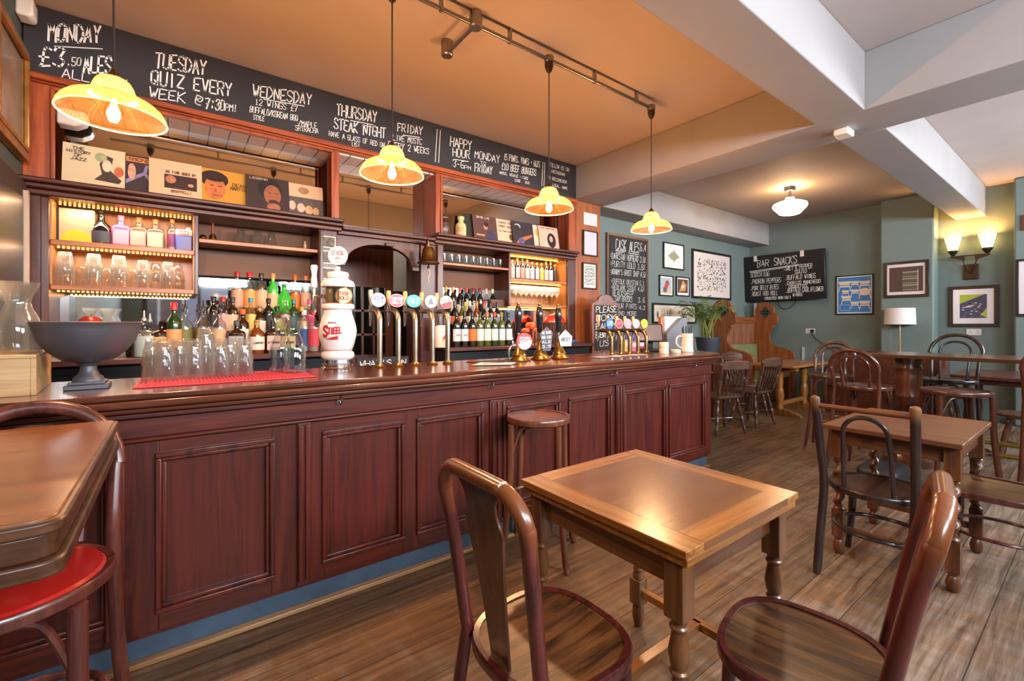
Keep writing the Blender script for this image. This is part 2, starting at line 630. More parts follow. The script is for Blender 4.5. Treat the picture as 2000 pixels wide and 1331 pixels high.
c = thing('back_cupboard', 'black cupboard standing in the back room behind the arch', 'cupboard', (2.35, 5.2, 0))
obj('body', MB().bx(-.38, .4, -.2, .25, 0, 1.72), mat('#101012', .4), c, .006)
obj('door', MB().bx(-.36, .0, -.215, -.2, .05, 1.68), mat('#141417', .35), c, .004)
obj('door', MB().bx(.02, .38, -.215, -.2, .05, 1.68), mat('#141417', .35), c, .004)
c = thing('added_room_lamp', 'small ceiling lamp added to brighten the room behind the arch', 'ceiling lamp', (1.7, 5.2, 0))  # invented lamp, added to brighten the dark room behind the arch
obj('lamp_shade', MB().lathe([(.02, 3.06), (.1, 3.08), (.12, 3.14), (.08, 3.2), (.05, 3.249)], seg=24), mat('#fff0dc', .4, emit=4, name='added_lamp_glass'), c)
point('added_room_light', (1.7, 5.1, 2.95), 14, (1, .85, .7), .08)

# the street outside, seen only in the bar mirrors
struct('street', MB().bx(-6, 14, -9, FY - .2, -.25, -.15), mat('#7c7c80', .8, var=.15))
fc = struct('exterior_building', MB().bx(-6, 14, -9.4, -9, -.2, 7), mat('#b9b4c8', .8, var=.1, scale=1))
for i in range(9):
    for z0, h in ((.3, 2.0), (3.4, 1.7)):
        x = -5.2 + i * 2.1
        w = obj('window_frame', MB().frame(x, x + 1.3, z0, z0 + h, .08, -9.0, -8.94).bx(x + .62, x + .68, -9, -8.95, z0, z0 + h), WHITE, fc)
        obj('window_glass', MB().bx(x + .08, x + 1.22, -9.0, -8.98, z0 + .08, z0 + h - .08), mat('#4a5260', .2), w)
# ================================================================== back bar
MIRROR = mat('#dfe0df', .03, 1., name='mirror_silver')
BROWN = mat('#6b4630', .6, var=.12, scale=3, name='brown_panel')
LED = mat('#ffb347', .5, emit=14, name='warm_led')
def tile_mat():
    m, t, p = new_mat('pink_tin_tiles')
    tc = t.nodes.new('ShaderNodeTexCoord')
    mp = t.nodes.new('ShaderNodeMapping')
    mp.inputs['Location'].default_value = (.03, .065, 0)
    b = t.nodes.new('ShaderNodeTexBrick')
    b.offset = 0
    b.inputs['Scale'].default_value = 1
    b.inputs['Brick Width'].default_value = .125
    b.inputs['Row Height'].default_value = .25
    b.inputs['Mortar Size'].default_value = .005
    b.inputs['Mortar Smooth'].default_value = 0
    b.inputs['Color1'].default_value = lin('#f4ddd4')
    b.inputs['Color2'].default_value = lin('#eacfca')
    b.inputs['Mortar'].default_value = lin('#4a332c')
    t.links.new(tc.outputs['Object'], mp.inputs[0])
    t.links.new(mp.outputs[0], b.inputs['Vector'])
    t.links.new(b.outputs['Color'], p.inputs['Base Color'])
    p.inputs['Roughness'].default_value = .5
    return m
TILE = tile_mat()

def upper_box(root, xa, xb, stile_l, stile_r):
    f = MB().bx(xa, xa + stile_l, 3.9, 3.94, 2.2, 2.8).bx(xb - stile_r, xb, 3.9, 3.94, 2.2, 2.8)
    f.bx(xa + stile_l, xb - stile_r, 3.9, 3.94, 2.765, 2.8)
    f.bx(xa + stile_l, xa + stile_l + .022, 3.888, 3.9, 2.2, 2.765).bx(xb - stile_r - .022, xb - stile_r, 3.888, 3.9, 2.2, 2.765)
    obj('box_frame', f, BOX_Z, root, .004)
    for x, x2 in ((xa, xa + .03), (xb - .03, xb - .038)):
        s = MB().bx(x, x + .03, 3.94, 4.165, 2.2, 2.8)
        for y in (4.0, 4.06, 4.12):
            s.bx(x2, x2 + .008, y - .003, y + .003, 2.2, 2.77)
        obj('box_side', s, BOX_Z, root)
    obj('tile_soffit', MB().bx(xa + .03, xb - .03, 3.94, 4.165, 2.775, 2.8), TILE, root)
    obj('back_mirror', MB().bx(xa + .03, xb - .03, 4.16, 4.17, 2.2, 2.775), MIRROR, root)

def ledge(root, xa, xb, ends=True):
    m = MB().bx(xa, xb, 3.80, 4.43, 2.17, 2.2).bx(xa, xb, 3.83, 4.43, 2.14, 2.17).bx(xa, xb, 3.86, 4.43, 2.105, 2.14)
    obj('cornice_ledge', m, DRK_X, root, .008)

def led(root, xa, xb, y, z):
    m = MB()
    n = int((xb - xa) / .022)
    for i in range(n):
        x = xa + (xb - xa) * (i + .5) / n
        m.bx(x - .005, x + .005, y - .004, y + .004, z - .004, z)
    obj('led_strip', m, LED, root)

# --- left unit
u = thing('back_bar_unit', 'tall dark wood back bar unit holding albums, bottles and tumblers beside the wall', 'back bar')
m = MB().bx(-.72, -.605, 3.9, 4.26, 0, 2.11).bx(.122, .146, 3.92, 4.26, 1.54, 2.11).bx(.953, 1.1, 3.9, 4.26, 0, 2.11)
m.bx(-.64, -.605, 3.885, 3.9, 1.1, 2.1).bx(.96, .985, 3.885, 3.9, 1.1, 2.1)
obj('upright', m, DRK_Z, u, .004)
ledge(u, -.72, 1.13)
upper_box(u, -.72, 1.117, .12, .045)
for z in (1.853, 1.575):
    obj('shelf', MB().bx(-.605, .122, 3.92, 4.24, z - .035, z), SHELF, u, .005)
obj('shelf', MB().bx(.146, .953, 3.92, 4.22, 1.915, 1.945), SHELF, u, .005)
obj('back_panel', MB().bx(.146, .953, 4.2, 4.22, 1.72, 2.11).bx(.146, .953, 4.1, 4.2, 1.70, 1.722), BROWN, u)
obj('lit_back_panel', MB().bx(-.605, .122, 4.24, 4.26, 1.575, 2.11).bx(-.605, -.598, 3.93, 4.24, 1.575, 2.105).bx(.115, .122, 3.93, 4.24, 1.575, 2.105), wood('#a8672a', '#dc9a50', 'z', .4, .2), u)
obj('bar_mirror', MB().bx(-.605, .953, 4.23, 4.24, 1.115, 1.54).bx(.122, .953, 4.222, 4.23, 1.115, 1.72), MIRROR, u)
for z, y in ((2.1, 4.05), (1.815, 4.0), (1.538, 4.0)):
    led(u, -.59, .11, y, z)
for z in (2.02, 1.74):
    area('shelf_led', (-.24, 4.0, z + .06), (0, 0, 0), .66, .03, 1.5, WARM)
area('shelf_led', (-.24, 4.0, 1.53), (0, 0, 0), .66, .03, 1.0, WARM)
# --- arch unit
a = thing('arched_doorway', 'dark wood arch with ledge and mirror between the two back bar units', 'arch')
pts = [(1.1, 2.105), (1.1, 1.83)]
pts += [(1.1 + .07, 1.83), (1.1 + .085, 1.87)]
pts += arcpts(1.48, 1.87, .295, .165, PI, 0, 18)
pts += [(1.86 - .07, 1.83), (1.86, 1.83), (1.86, 2.105)]
obj('arch_board', MB().prism(pts, 3.92, 3.97, 'y'), DRK_X, a, .004)
obj('door_jamb', MB().bx(1.1, 1.12, 3.97, 4.5, 0, 2.1).bx(1.98, 2.06, 4.0, 4.5, 0, 2.1), DRK_Z, a)
obj('cornice_ledge', MB().bx(1.13, 1.99, 3.84, 4.43, 2.12, 2.15).bx(1.1, 2.0, 3.88, 4.43, 2.085, 2.12), DRK_X, a, .006)
obj('tile_soffit', MB().bx(1.118, 2.015, 3.94, 4.165, 2.775, 2.8), TILE, a)
obj('back_mirror', MB().bx(1.118, 2.015, 4.16, 4.17, 2.15, 2.775), MIRROR, a)
obj('door_closer', MB().bx(1.52, 1.6, 3.89, 3.92, 2.03, 2.06), mat('#3a2a22', .4), a, .004)
# --- right unit
u = thing('back_bar_unit', 'tall dark wood back bar unit holding wine bottles and wine glasses beside the pine post', 'back bar')
m = MB().bx(1.86, 2.09, 3.9, 4.0, 0, 2.11).bx(2.06, 2.09, 4.0, 4.26, 0, 2.11).bx(2.905, 2.93, 3.92, 4.26, 1.54, 2.11).bx(3.77, 3.9, 3.9, 4.26, 0, 2.11)
obj('upright', m, DRK_Z, u, .004)
obj('upright_post', MB().bx(2.02, 2.085, 3.87, 3.9, 1.115, 2.1), DRK_Z, u, .006)
ledge(u, 1.99, 3.87)
upper_box(u, 2.016, 3.9, .05, .1)
for z in (1.838, 1.56):
    obj('shelf', MB().bx(2.93, 3.77, 3.92, 4.24, z - .03, z), SHELF, u, .005)
obj('shelf', MB().bx(2.09, 2.905, 3.92, 4.22, 1.915, 1.94), SHELF, u, .005)
obj('back_panel', MB().bx(2.09, 2.905, 4.2, 4.22, 1.72, 2.11).bx(2.72, 2.905, 4.0, 4.2, 1.52, 1.6), BROWN, u)
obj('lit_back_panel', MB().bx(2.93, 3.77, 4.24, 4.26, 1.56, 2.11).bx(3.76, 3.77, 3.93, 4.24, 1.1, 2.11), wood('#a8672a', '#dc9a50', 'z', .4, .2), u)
obj('bar_mirror', MB().bx(2.93, 3.76, 4.23, 4.24, 1.115, 1.53).bx(2.09, 2.93, 4.222, 4.23, 1.115, 1.72), MIRROR, u)
for z, y in ((2.1, 4.05), (1.8, 4.0), (1.525, 4.0)):
    led(u, 2.95, 3.75, y, z)
for z in (2.07, 1.79, 1.515):
    area('shelf_led', (3.35, 4.0, z), (0, 0, 0), .7, .03, 1.3, WARM)

# --- counter under the bottles
c = thing('back_counter', 'dark wood counter along the back bar under the bottles with black fridges below', 'counter')
obj('worktop', MB().bx(-.69, 1.09, 3.6, 4.24, 1.08, 1.115).bx(2.0, 3.9, 3.6, 4.24, 1.08, 1.115), DRK_X, c, .006)
for (x0, x1) in ((-.6, .2), (.21, 1.09), (2.0, 2.93), (2.94, 3.9)):
    f = obj('fridge', MB().bx(x0, x1, 3.68, 4.2, .06, 1.08), mat('#17171b', .3), c, .006)
    obj('fridge_door', MB().bx(x0 + .03, x1 - .03, 3.66, 3.68, .15, .95), mat('#0d0f13', .12), f)
    obj('fridge_handle', MB().bx(x0 + .08, x0 + .1, 3.64, 3.66, .4, .9), STEEL, f)
obj('kickboard', MB().bx(-.69, 1.09, 3.72, 4.2, 0, .06).bx(2.0, 3.9, 3.72, 4.2, 0, .06), BLACK, c)

# --- long blackboard above
bb = obj('blackboard', MB().bx(-.71, 3.885, 3.88, 3.905, 2.84, 3.248), SLATE)
tag(bb, 'very long blackboard above the back bar chalked with weekly offers from MONDAY to FRIDAY', 'blackboard')
t = MB()
Yb = 3.877
L = [('MONDAY', -.61, -.37, 3.045, .105, .33), ('£3', -.65, -.53, 2.885, .11, .3), ('.50', -.53, -.46, 2.925, .05, .3), ('ALES', -.455, -.318, 2.905, .105, .3), ('ALL DAY', -.552, -.237, 2.848, .055, .08),
     ('TUESDAY', -.1, .187, 3.063, .1, .15), ('QUIZ EVERY', -.124, .343, 2.945, .092, .12), ('WEEK @', -.132, .17, 2.852, .068, .1), ('7:30', .18, .3, 2.865, .075, .15), ('PM!', .3, .378, 2.885, .05, .15),
     ('WEDNESDAY', .474, .894, 3.045, .085, .13), ('12 WINGS £7', .49, .79, 2.985, .045, .1), ('BUFFALO/KOREAN BBQ', .458, .79, 2.92, .045, .06), ('/MAPLE', .79, .935, 2.905, .045, .1), ('STYLE', .481, .556, 2.87, .035, .1), ('SRIRACHA', .768, .945, 2.865, .04, .1),
     ('THURSDAY', 1.082, 1.431, 3.07, .095, .1), ('STEAK NIGHT', 1.061, 1.51, 2.955, .09, .06), ('HAVE A GLASS OF RED ON', 1.025, 1.5, 2.885, .042, .03), ('US!', 1.213, 1.285, 2.846, .032, .1),
     ('FRIDAY', 1.615, 1.867, 3.075, .075, .12), ('LIVE MUSIC', 1.572, 1.862, 2.985, .05, .1), ('EVERY 2 WEEKS', 1.53, 1.936, 2.91, .055, .07),
     ('HAPPY', 2.156, 2.408, 3.075, .09, .05), ('HOUR', 2.184, 2.384, 2.98, .08, .08), ('3-6', 2.184, 2.32, 2.88, .07, .03), ('PM', 2.32, 2.4, 2.88, .04, .03),
     ('MONDAY', 2.438, 2.757, 3.018, .075, .05), ('TO', 2.506, 2.581, 2.978, .026, 0), ('FRIDAY', 2.438, 2.658, 2.885, .08, .05),
     ('£5 PINTS, WINES + G&TS', 2.81, 3.31, 3.085, .065, .04), ('£10 BEEF BURGERS', 2.777, 3.257, 2.975, .07, .05), ('*NOUS, VEGGIE + CADZ', 2.743, 3.139, 2.92, .028, .03), ('CODE   BUS', 2.95, 3.16, 2.88, .026, .03),
     ('FOLLOW US ON', 3.449, 3.766, 3.148, .045, 0), ('INSTAGRAM', 3.473, 3.7, 3.083, .036, 0), ("'R RECOMENDR", 3.418, 3.73, 3.0, .034, 0), ('LOCAL, NAME', 3.5, 3.74, 2.93, .03, 0)]
for i, (s, x0, x1, z, h, rise) in enumerate(L):
    write(t, s, x0, x1, z, h, Yb, max(.004, min(.0105, h * .1)), rise, .3, i + 1)
for ax, az, bx, bz in ((-.58, 3.025, -.36, 3.09), (.55, 3.043, .84, 3.075), (1.2, 3.06, 1.4, 3.075), (1.3, 3.045, 1.4, 3.055),
                       (1.67, 3.055, 1.84, 3.075), (1.72, 3.045, 1.84, 3.058), (2.22, 2.955, 2.37, 2.965), (2.0, 2.88, 2.02, 3.2), (2.035, 2.88, 2.055, 3.2), (3.34, 2.9, 3.355, 3.18), (3.37, 2.9, 3.385, 3.18)):
    line(t, ax, az, bx, bz, Yb, .006)
obj('chalk_lettering', t, CHALK, bb, smooth=0)
struct('trim_2', MB().bx(-.72, 3.9, 3.86, 3.94, 2.8, 2.84).bx(-.72, 3.9, 3.875, 3.94, 2.785, 2.8), BOX_X, bevel=.006)

# ================================================================== front bar
b = thing('bar_counter', 'long panelled mahogany bar counter with polished top and blue plinth', 'bar')
def counter_poly(o=0.):
    return [(-.72, 2.17 - o), (4.03 + o, 2.17 - o), (4.1 + o, 2.24 - o * .5), (4.5 + o, 2.86), (-.72, 2.86)]
top = MB().prism(counter_poly(0), 1.04, 1.065).prism(counter_poly(.012), 1.012, 1.04).prism(counter_poly(-.012), .99, 1.012)
obj('bar_top', top, TOP_X, b, .008)
FB = 2.255
body = MB()
body.prism([(-.72, FB + .012), (4.0, FB + .012), (4.4, 2.8), (-.72, 2.8)], .1, .99)
obj('bar_carcass', body, BARP_Z, b)
fr = MB().bx(-.72, 4.01, FB - .02, FB + .02, .885, .99).bx(-.72, 4.02, FB - .045, FB, .965, .99).bx(-.72, 4.02, FB - .035, FB + .01, .872, .888)
obj('frieze', fr, BAR_X, b, .006)
PAN = [(-.62, -.19), (-.045, .351), (.573, .967), (1.055, 1.467), (1.656, 2.087), (2.183, 2.606), (2.771, 3.301), (3.351, 3.9)]
xs = [-.72] + [q for p in PAN for q in p] + [4.01]
for i in range(0, len(xs), 2):
    obj('stile', MB().bx(xs[i], xs[i + 1], FB - .012, FB + .014, .125, .872), BAR_Z, b, .002)
for x0, x1 in PAN:
    obj('rail', MB().bx(x0, x1, FB - .012, FB + .014, .125, .2), BAR_X, b, .002)
    obj('rail', MB().bx(x0, x1, FB - .012, FB + .014, .81, .872), BAR_X, b, .002)
for x0, x1 in PAN:
    p = obj('panel', MB().bx(x0, x1, FB + .006, FB + .013, .2, .81), BARP_Z, b)
    mo = MB().frame(x0 - .012, x1 + .012, .19, .822, .022, FB - .026, FB).frame(x0 + .008, x1 - .008, .21, .802, .018, FB - .016, FB + .008)
    obj('panel_moulding', mo, BAR_Z, p, .005)
for x0, x1 in ((-.205, -.145), (.452, .511), (1.515, 1.635), (2.66, 2.755)):
    pl = MB().bx(x0, x1, FB - .026, FB, .125, .872)
    n = 2 if x1 - x0 < .08 else 3
    for k in range(n):
        xx = x0 + (x1 - x0) * (k + .5) / n
        pl.bx(xx - .011, xx + .011, FB - .036, FB - .02, .15, .86)
    obj('pilaster', pl, BAR_Z, b, .004)
obj('plinth', MB().prism([(-.72, FB + .02), (3.985, FB + .02), (4.38, 2.8), (-.72, 2.8)], .02, .125), mat('#46586c', .55, var=.25, scale=6, name='blue_grey_paint'), b)
obj('skirting_strip', MB().bx(-.72, 3.99, FB - .018, FB + .02, 0, .022), wood('#8a5a35', '#c99a6c', 'x'), b, .005)
for x in (.64, 1.513, 2.617, 3.675):
    y = FB - .02
    h = MB().bx(x - .014, x + .014, y - .004, y, .94, .985)
    h.tube(spline([(x, y - .004, .952), (x, y - .03, .945), (x, y - .045, .962), (x, y - .04, .975)], 4), .004, 6)
    h.tube(spline([(x, y - .004, .975), (x, y - .025, .975), (x, y - .032, .985)], 4), .004, 6)
    k = obj('coat_hook', h, CHROME)
    tag(k, {.64: 'small chrome coat hook on the bar frieze below the white beer tower', 1.513: 'small chrome coat hook on the bar frieze below the papers', 2.617: 'small chrome coat hook on the bar frieze above the fifth panel pilaster', 3.675: 'small chrome coat hook on the bar frieze below the stone tankard'}[x], 'hook', 'coat hooks along the bar front')
# ================================================================== lights of the room
SHADE = None
def shade_mat():
    m, t, p = new_mat('ribbed_amber_glass')
    N, L = t.nodes, t.links
    N.remove(p)
    out = N['Material Output']
    tr = N.new('ShaderNodeBsdfTransparent')
    tr.inputs[0].default_value = lin('#f9e2bd')
    df = N.new('ShaderNodeBsdfTranslucent')
    df.inputs[0].default_value = lin('#f2c68c')
    gl = N.new('ShaderNodeBsdfGlossy')
    gl.inputs['Roughness'].default_value = .12
    d2 = N.new('ShaderNodeBsdfDiffuse')
    d2.inputs[0].default_value = lin('#e0a55c')
    m1 = N.new('ShaderNodeMixShader'); m1.inputs[0].default_value = .11
    m2 = N.new('ShaderNodeMixShader'); m2.inputs[0].default_value = .03
    m3 = N.new('ShaderNodeMixShader')
    lw = N.new('ShaderNodeLayerWeight'); lw.inputs[0].default_value = .3
    L.new(tr.outputs[0], m1.inputs[1]); L.new(df.outputs[0], m1.inputs[2])
    L.new(m1.outputs[0], m2.inputs[1]); L.new(d2.outputs[0], m2.inputs[2])
    L.new(lw.outputs['Facing'], m3.inputs[0])
    L.new(m2.outputs[0], m3.inputs[1]); L.new(gl.outputs[0], m3.inputs[2])
    L.new(m3.outputs[0], out.inputs[0])
    return m
SHADE = shade_mat()
FIL = mat('#ffb040', .5, emit=40, name='glowing_filament')
BULB = glass('#ffe9c0', .5, .04, name='bulb_glass')
CORD = mat('#2a1a12', .7)

def pendant(x, y, zr, ztop, label):
    r = thing('pendant_lamp', label, 'pendant lamp', (x, y, zr), 0, 'pendant lamps above the bar')
    # ribbed shade: wide bowl, waisted neck
    prof = [(.166, 0), (.168, .006), (.163, .02), (.152, .04), (.132, .06), (.105, .074), (.08, .083), (.07, .094), (.065, .11), (.06, .128), (.052, .142), (.042, .15)]
    seg = 144
    m = MB()
    vs, fs = [], []
    for rr, h in prof:
        for i in range(seg):
            a = 2 * PI * i / seg
            k = rr * (1 + (.012 if i % 2 else -.012) * (1 if .006 < h < .12 else .3))
            vs.append((k * math.cos(a), k * math.sin(a), h))
    for j in range(len(prof) - 1):
        for i in range(seg):
            q = (i + 1) % seg
            fs.append((j * seg + i, j * seg + q, (j + 1) * seg + q, (j + 1) * seg + i))
    m.add(vs, fs)
    obj('glass_shade', m, SHADE, r, smooth=20)
    obj('shade_rim', MB().tube([(.167 * math.cos(2 * PI * i / 64), .167 * math.sin(2 * PI * i / 64), .001) for i in range(64)], .0035, 6, True), mat('#ffd58a', .25, emit=.8, name='rim_painted_glint'), r)  # rim emits a little itself, imitating lamp light caught in the glass edge
    obj('lamp_holder', MB().lathe([(.005, .19), (.01, .18), (.022, .162), (.03, .152), (.03, .142), (.02, .138), (.02, .1)]), mat('#5a4126', .35, .8), r)
    bl = obj('bulb', MB().lathe([(.001, -.02), (.018, -.014), (.029, .004), (.031, .022), (.026, .045), (.016, .068), (.014, .1)], seg=16), BULB, r)
    fm = MB()
    for i in range(5):
        a = 2 * PI * i / 5
        fm.tube([(.004 * math.cos(a), .004 * math.sin(a), .075), (.013 * math.cos(a), .013 * math.sin(a), .03), (.011 * math.cos(a + .6), .011 * math.sin(a + .6), .002)], .0022, 5)
    obj('filament', fm, FIL, bl)
    obj('cord', MB().tube([(0, 0, .185), (0, 0, ztop - zr - .05)], .004, 6), CORD, r)
    obj('ceiling_cup', MB().lathe([(.006, ztop - zr - .075), (.02, ztop - zr - .06), (.03, ztop - zr - .03), (.03, ztop - zr - .012), (.03, ztop - zr)]), mat('#4a3c34', .4, .5), r)
    point('pendant_light', (x, y, zr + .02), 25, WARM, .035)
    return r
RZ = 3.17
for x, zr, l in ((-.186, 2.135, 'ribbed glass pendant lamp hanging in front of the MONDAY chalk writing'), (.952, 2.135, 'ribbed glass pendant lamp hanging below the FRIDAY chalk writing'),
                 (2.09, 2.125, 'ribbed glass pendant lamp hanging before the far end of the blackboard'), (3.25, 2.13, 'ribbed glass pendant lamp hanging beyond the bar by the cask ales board')):
    pendant(x, 2.35, zr, RZ - .02, l)
c = thing('conduit_rail', 'grey metal conduit pipe under the orange ceiling carrying the pendant lamps', 'conduit', (0, 2.35, 0))
m = MB().tube([(-.5, 0, RZ), (3.27, 0, RZ)], .0125, 10)
obj('conduit_pipe', m, STEEL, c)
for x in (-.186, .952, 2.09, 3.25):
    obj('junction_box', MB().lathe([(.03, RZ - .022), (.034, RZ - .016), (.034, RZ + .016), (.03, RZ + .022)], x, 0), STEEL, c)
for x in (.4, 1.25, 1.75, 2.55, 3.05):
    obj('conduit_clip', MB().bx(x - .008, x + .008, -.014, .014, RZ - .015, ZC - .001), STEEL, c)
br = MB().tube([(1.487, 0, RZ), (1.487, .34, RZ)], .0125, 10)
obj('branch_pipe', br, STEEL, c)
obj('junction_box', MB().lathe([(.036, RZ - .022), (.042, RZ - .016), (.042, RZ + .016), (.036, ZC)], 1.487, 0), STEEL, c)
obj('junction_box', MB().lathe([(.034, RZ - .022), (.04, RZ - .016), (.04, ZC)], 1.487, .36), STEEL, c)

# schoolhouse ceiling lamp
OPAL = mat('#ffd98a', .3, emit=3.2, name='glowing_opal_glass')
c = thing('ceiling_lamp', 'opal glass ceiling lamp glowing under the far ceiling bay', 'ceiling lamp', (6.87, 2.69, 0))
obj('ceiling_rose', MB().lathe([(.055, ZC - .06), (.07, ZC - .04), (.075, ZC)]), STEEL, c)
obj('stem', MB().lathe([(.02, 3.07), (.02, ZC - .05)], seg=10), STEEL, c)
obj('glass_shade', MB().lathe([(.001, 2.865), (.1, 2.868), (.13, 2.878), (.15, 2.9), (.2, 2.955), (.215, 2.985), (.205, 3.015), (.15, 3.04), (.07, 3.06), (.055, 3.075), (.055, 3.1)], seg=40), OPAL, c)
point('ceiling_light', (6.87, 2.69, 3.14), 8, WARM, .1)
point('ceiling_light', (6.87, 2.69, 2.8), 10, WARM, .12)

# twin wall lamp
IRON = mat('#4a3a2c', .45, .8, name='bronzed_iron')
s = thing('wall_sconce', 'bronzed twin arm wall lamp with two lit tapered glass shades in the wall recess', 'wall lamp', (9.04, 1.19, 2.09), R(-90))
obj('wall_plate', MB().bx(-.075, .075, -.03, 0, -.12, .1), IRON, s, .008)
a = MB()
for sx in (-1, 1):
    a.tube(spline([(0, -.05, -.03), (sx * .04, -.09, .06), (sx * .08, -.11, .17)], 6), .008, 6)
    a.prism([(sx * .05, .14), (sx * .2, .2), (sx * .2, .22), (sx * .05, .22)], -.118, -.102, 'y')
a.bx(-.2, .2, -.12, -.1, .205, .22)
obj('arm', a, IRON, s)
for sx in (-1, 1):
    cp = obj('shade_holder', MB().lathe([(.01, .22), (.03, .24), (.045, .27), (.058, .28), (.055, .3)], sx * .17, -.11, 0, 8), IRON, s)
    obj('glass_shade', MB().lathe([(.05, .295), (.095, .49)], sx * .17, -.11, 0, 6, cap=False), mat('#ffd27a', .4, emit=3.2, name='glowing_parchment_glass'), s)
    cg = MB()
    for k in range(6):
        t_ = 2 * PI * k / 6
        cg.tube([(sx * .17 + .051 * math.cos(t_), -.11 + .051 * math.sin(t_), .295), (sx * .17 + .1 * math.cos(t_), -.11 + .1 * math.sin(t_), .51)], .003, 5)
    cg.tube([(sx * .17 + .098 * math.cos(2 * PI * k / 6), -.11 + .098 * math.sin(2 * PI * k / 6), .475) for k in range(6)], .003, 5, True)
    obj('shade_cage', cg, IRON, s)
    point('sconce_light', (9.04 - .11, 1.19 - sx * .17, 2.53), 7, (1, .62, .22), .05)

# alarm boxes
o = obj('motion_sensor', MB().prism([(-.719, 3.1), (-.66, 3.1), (-.645, 3.115), (-.645, 3.2), (-.655, 3.22), (-.719, 3.22)], 3.74, 3.85, 'y'), mat('#e9e3da', .4), bevel=.012)
tag(o, 'white plastic motion sensor at the wall end of the long blackboard', 'sensor')
o = obj('alarm_sensor', MB().bx(4.1, 4.24, 1.2, 1.3, 2.79, 2.84), mat('#e9e3da', .4), bevel=.01)
tag(o, 'white box sensor under the crossing of the ceiling beams', 'sensor')
# ================================================================== bottles and glasses
WINEP = [(.036, 0), (.038, .004), (.038, .19), (.034, .215), (.02, .238), (.0145, .255), (.0145, .3), (.016, .302), (.016, .315), (.012, .316)]
BURGP = [(.038, 0), (.041, .004), (.041, .15), (.036, .19), (.024, .225), (.0155, .25), (.0145, .3), (.016, .302), (.016, .315), (.012, .316)]
SPIRP = [(.036, 0), (.038, .004), (.038, .185), (.034, .2), (.018, .22), (.0135, .235), (.013, .27), (.015, .272), (.015, .284), (.011, .285)]
SHORP = [(.043, 0), (.045, .004), (.045, .12), (.04, .14), (.02, .16), (.015, .175), (.015, .2), (.017, .202), (.017, .213), (.011, .214)]
SQP = [(.048, 0), (.05, .004), (.05, .13), (.044, .143), (.018, .155), (.0145, .17), (.0145, .2), (.016, .203), (.011, .21)]
DECP = [(.055, 0), (.058, .005), (.056, .1), (.045, .13), (.018, .16), (.016, .2), (.02, .21), (.012, .215)]
KIND = {'wine': (WINEP, .05, .16, .255, 1), 'burg': (BURGP, .04, .13, .25, 1), 'spir': (SPIRP, .04, .16, .235, 1), 'short': (SHORP, .025, .11, .175, 1), 'square': (SQP, .02, .115, .17, 4), 'dec': (DECP, .02, .09, .16, 1)}
_C = {}
def cached(key, fn):
    if key not in _C:
        _C[key] = fn()
    return _C[key]
GLS = {'clear': glass('#f1f5f4', .55, .06, name='clear_bottle_glass'), 'green': mat('#1c3a18', .08, coat=.5, spec=.7, name='green_bottle_glass'), 'dark': mat('#0f1310', .08, coat=.5, spec=.7, name='dark_bottle_glass'),
       'brown': mat('#2e1508', .08, coat=.5, spec=.7, name='brown_bottle_glass'), 'lime': mat('#3fc23f', .1, coat=.5, name='bright_green_bottle_glass'), 'pink': mat('#d85a86', .12, coat=.4, name='pink_bottle_glass'),
       'olive': mat('#4a5520', .08, coat=.5, spec=.7, name='olive_bottle_glass'), 'amber': mat('#7a3a10', .08, coat=.5, spec=.7, name='amber_bottle_glass')}
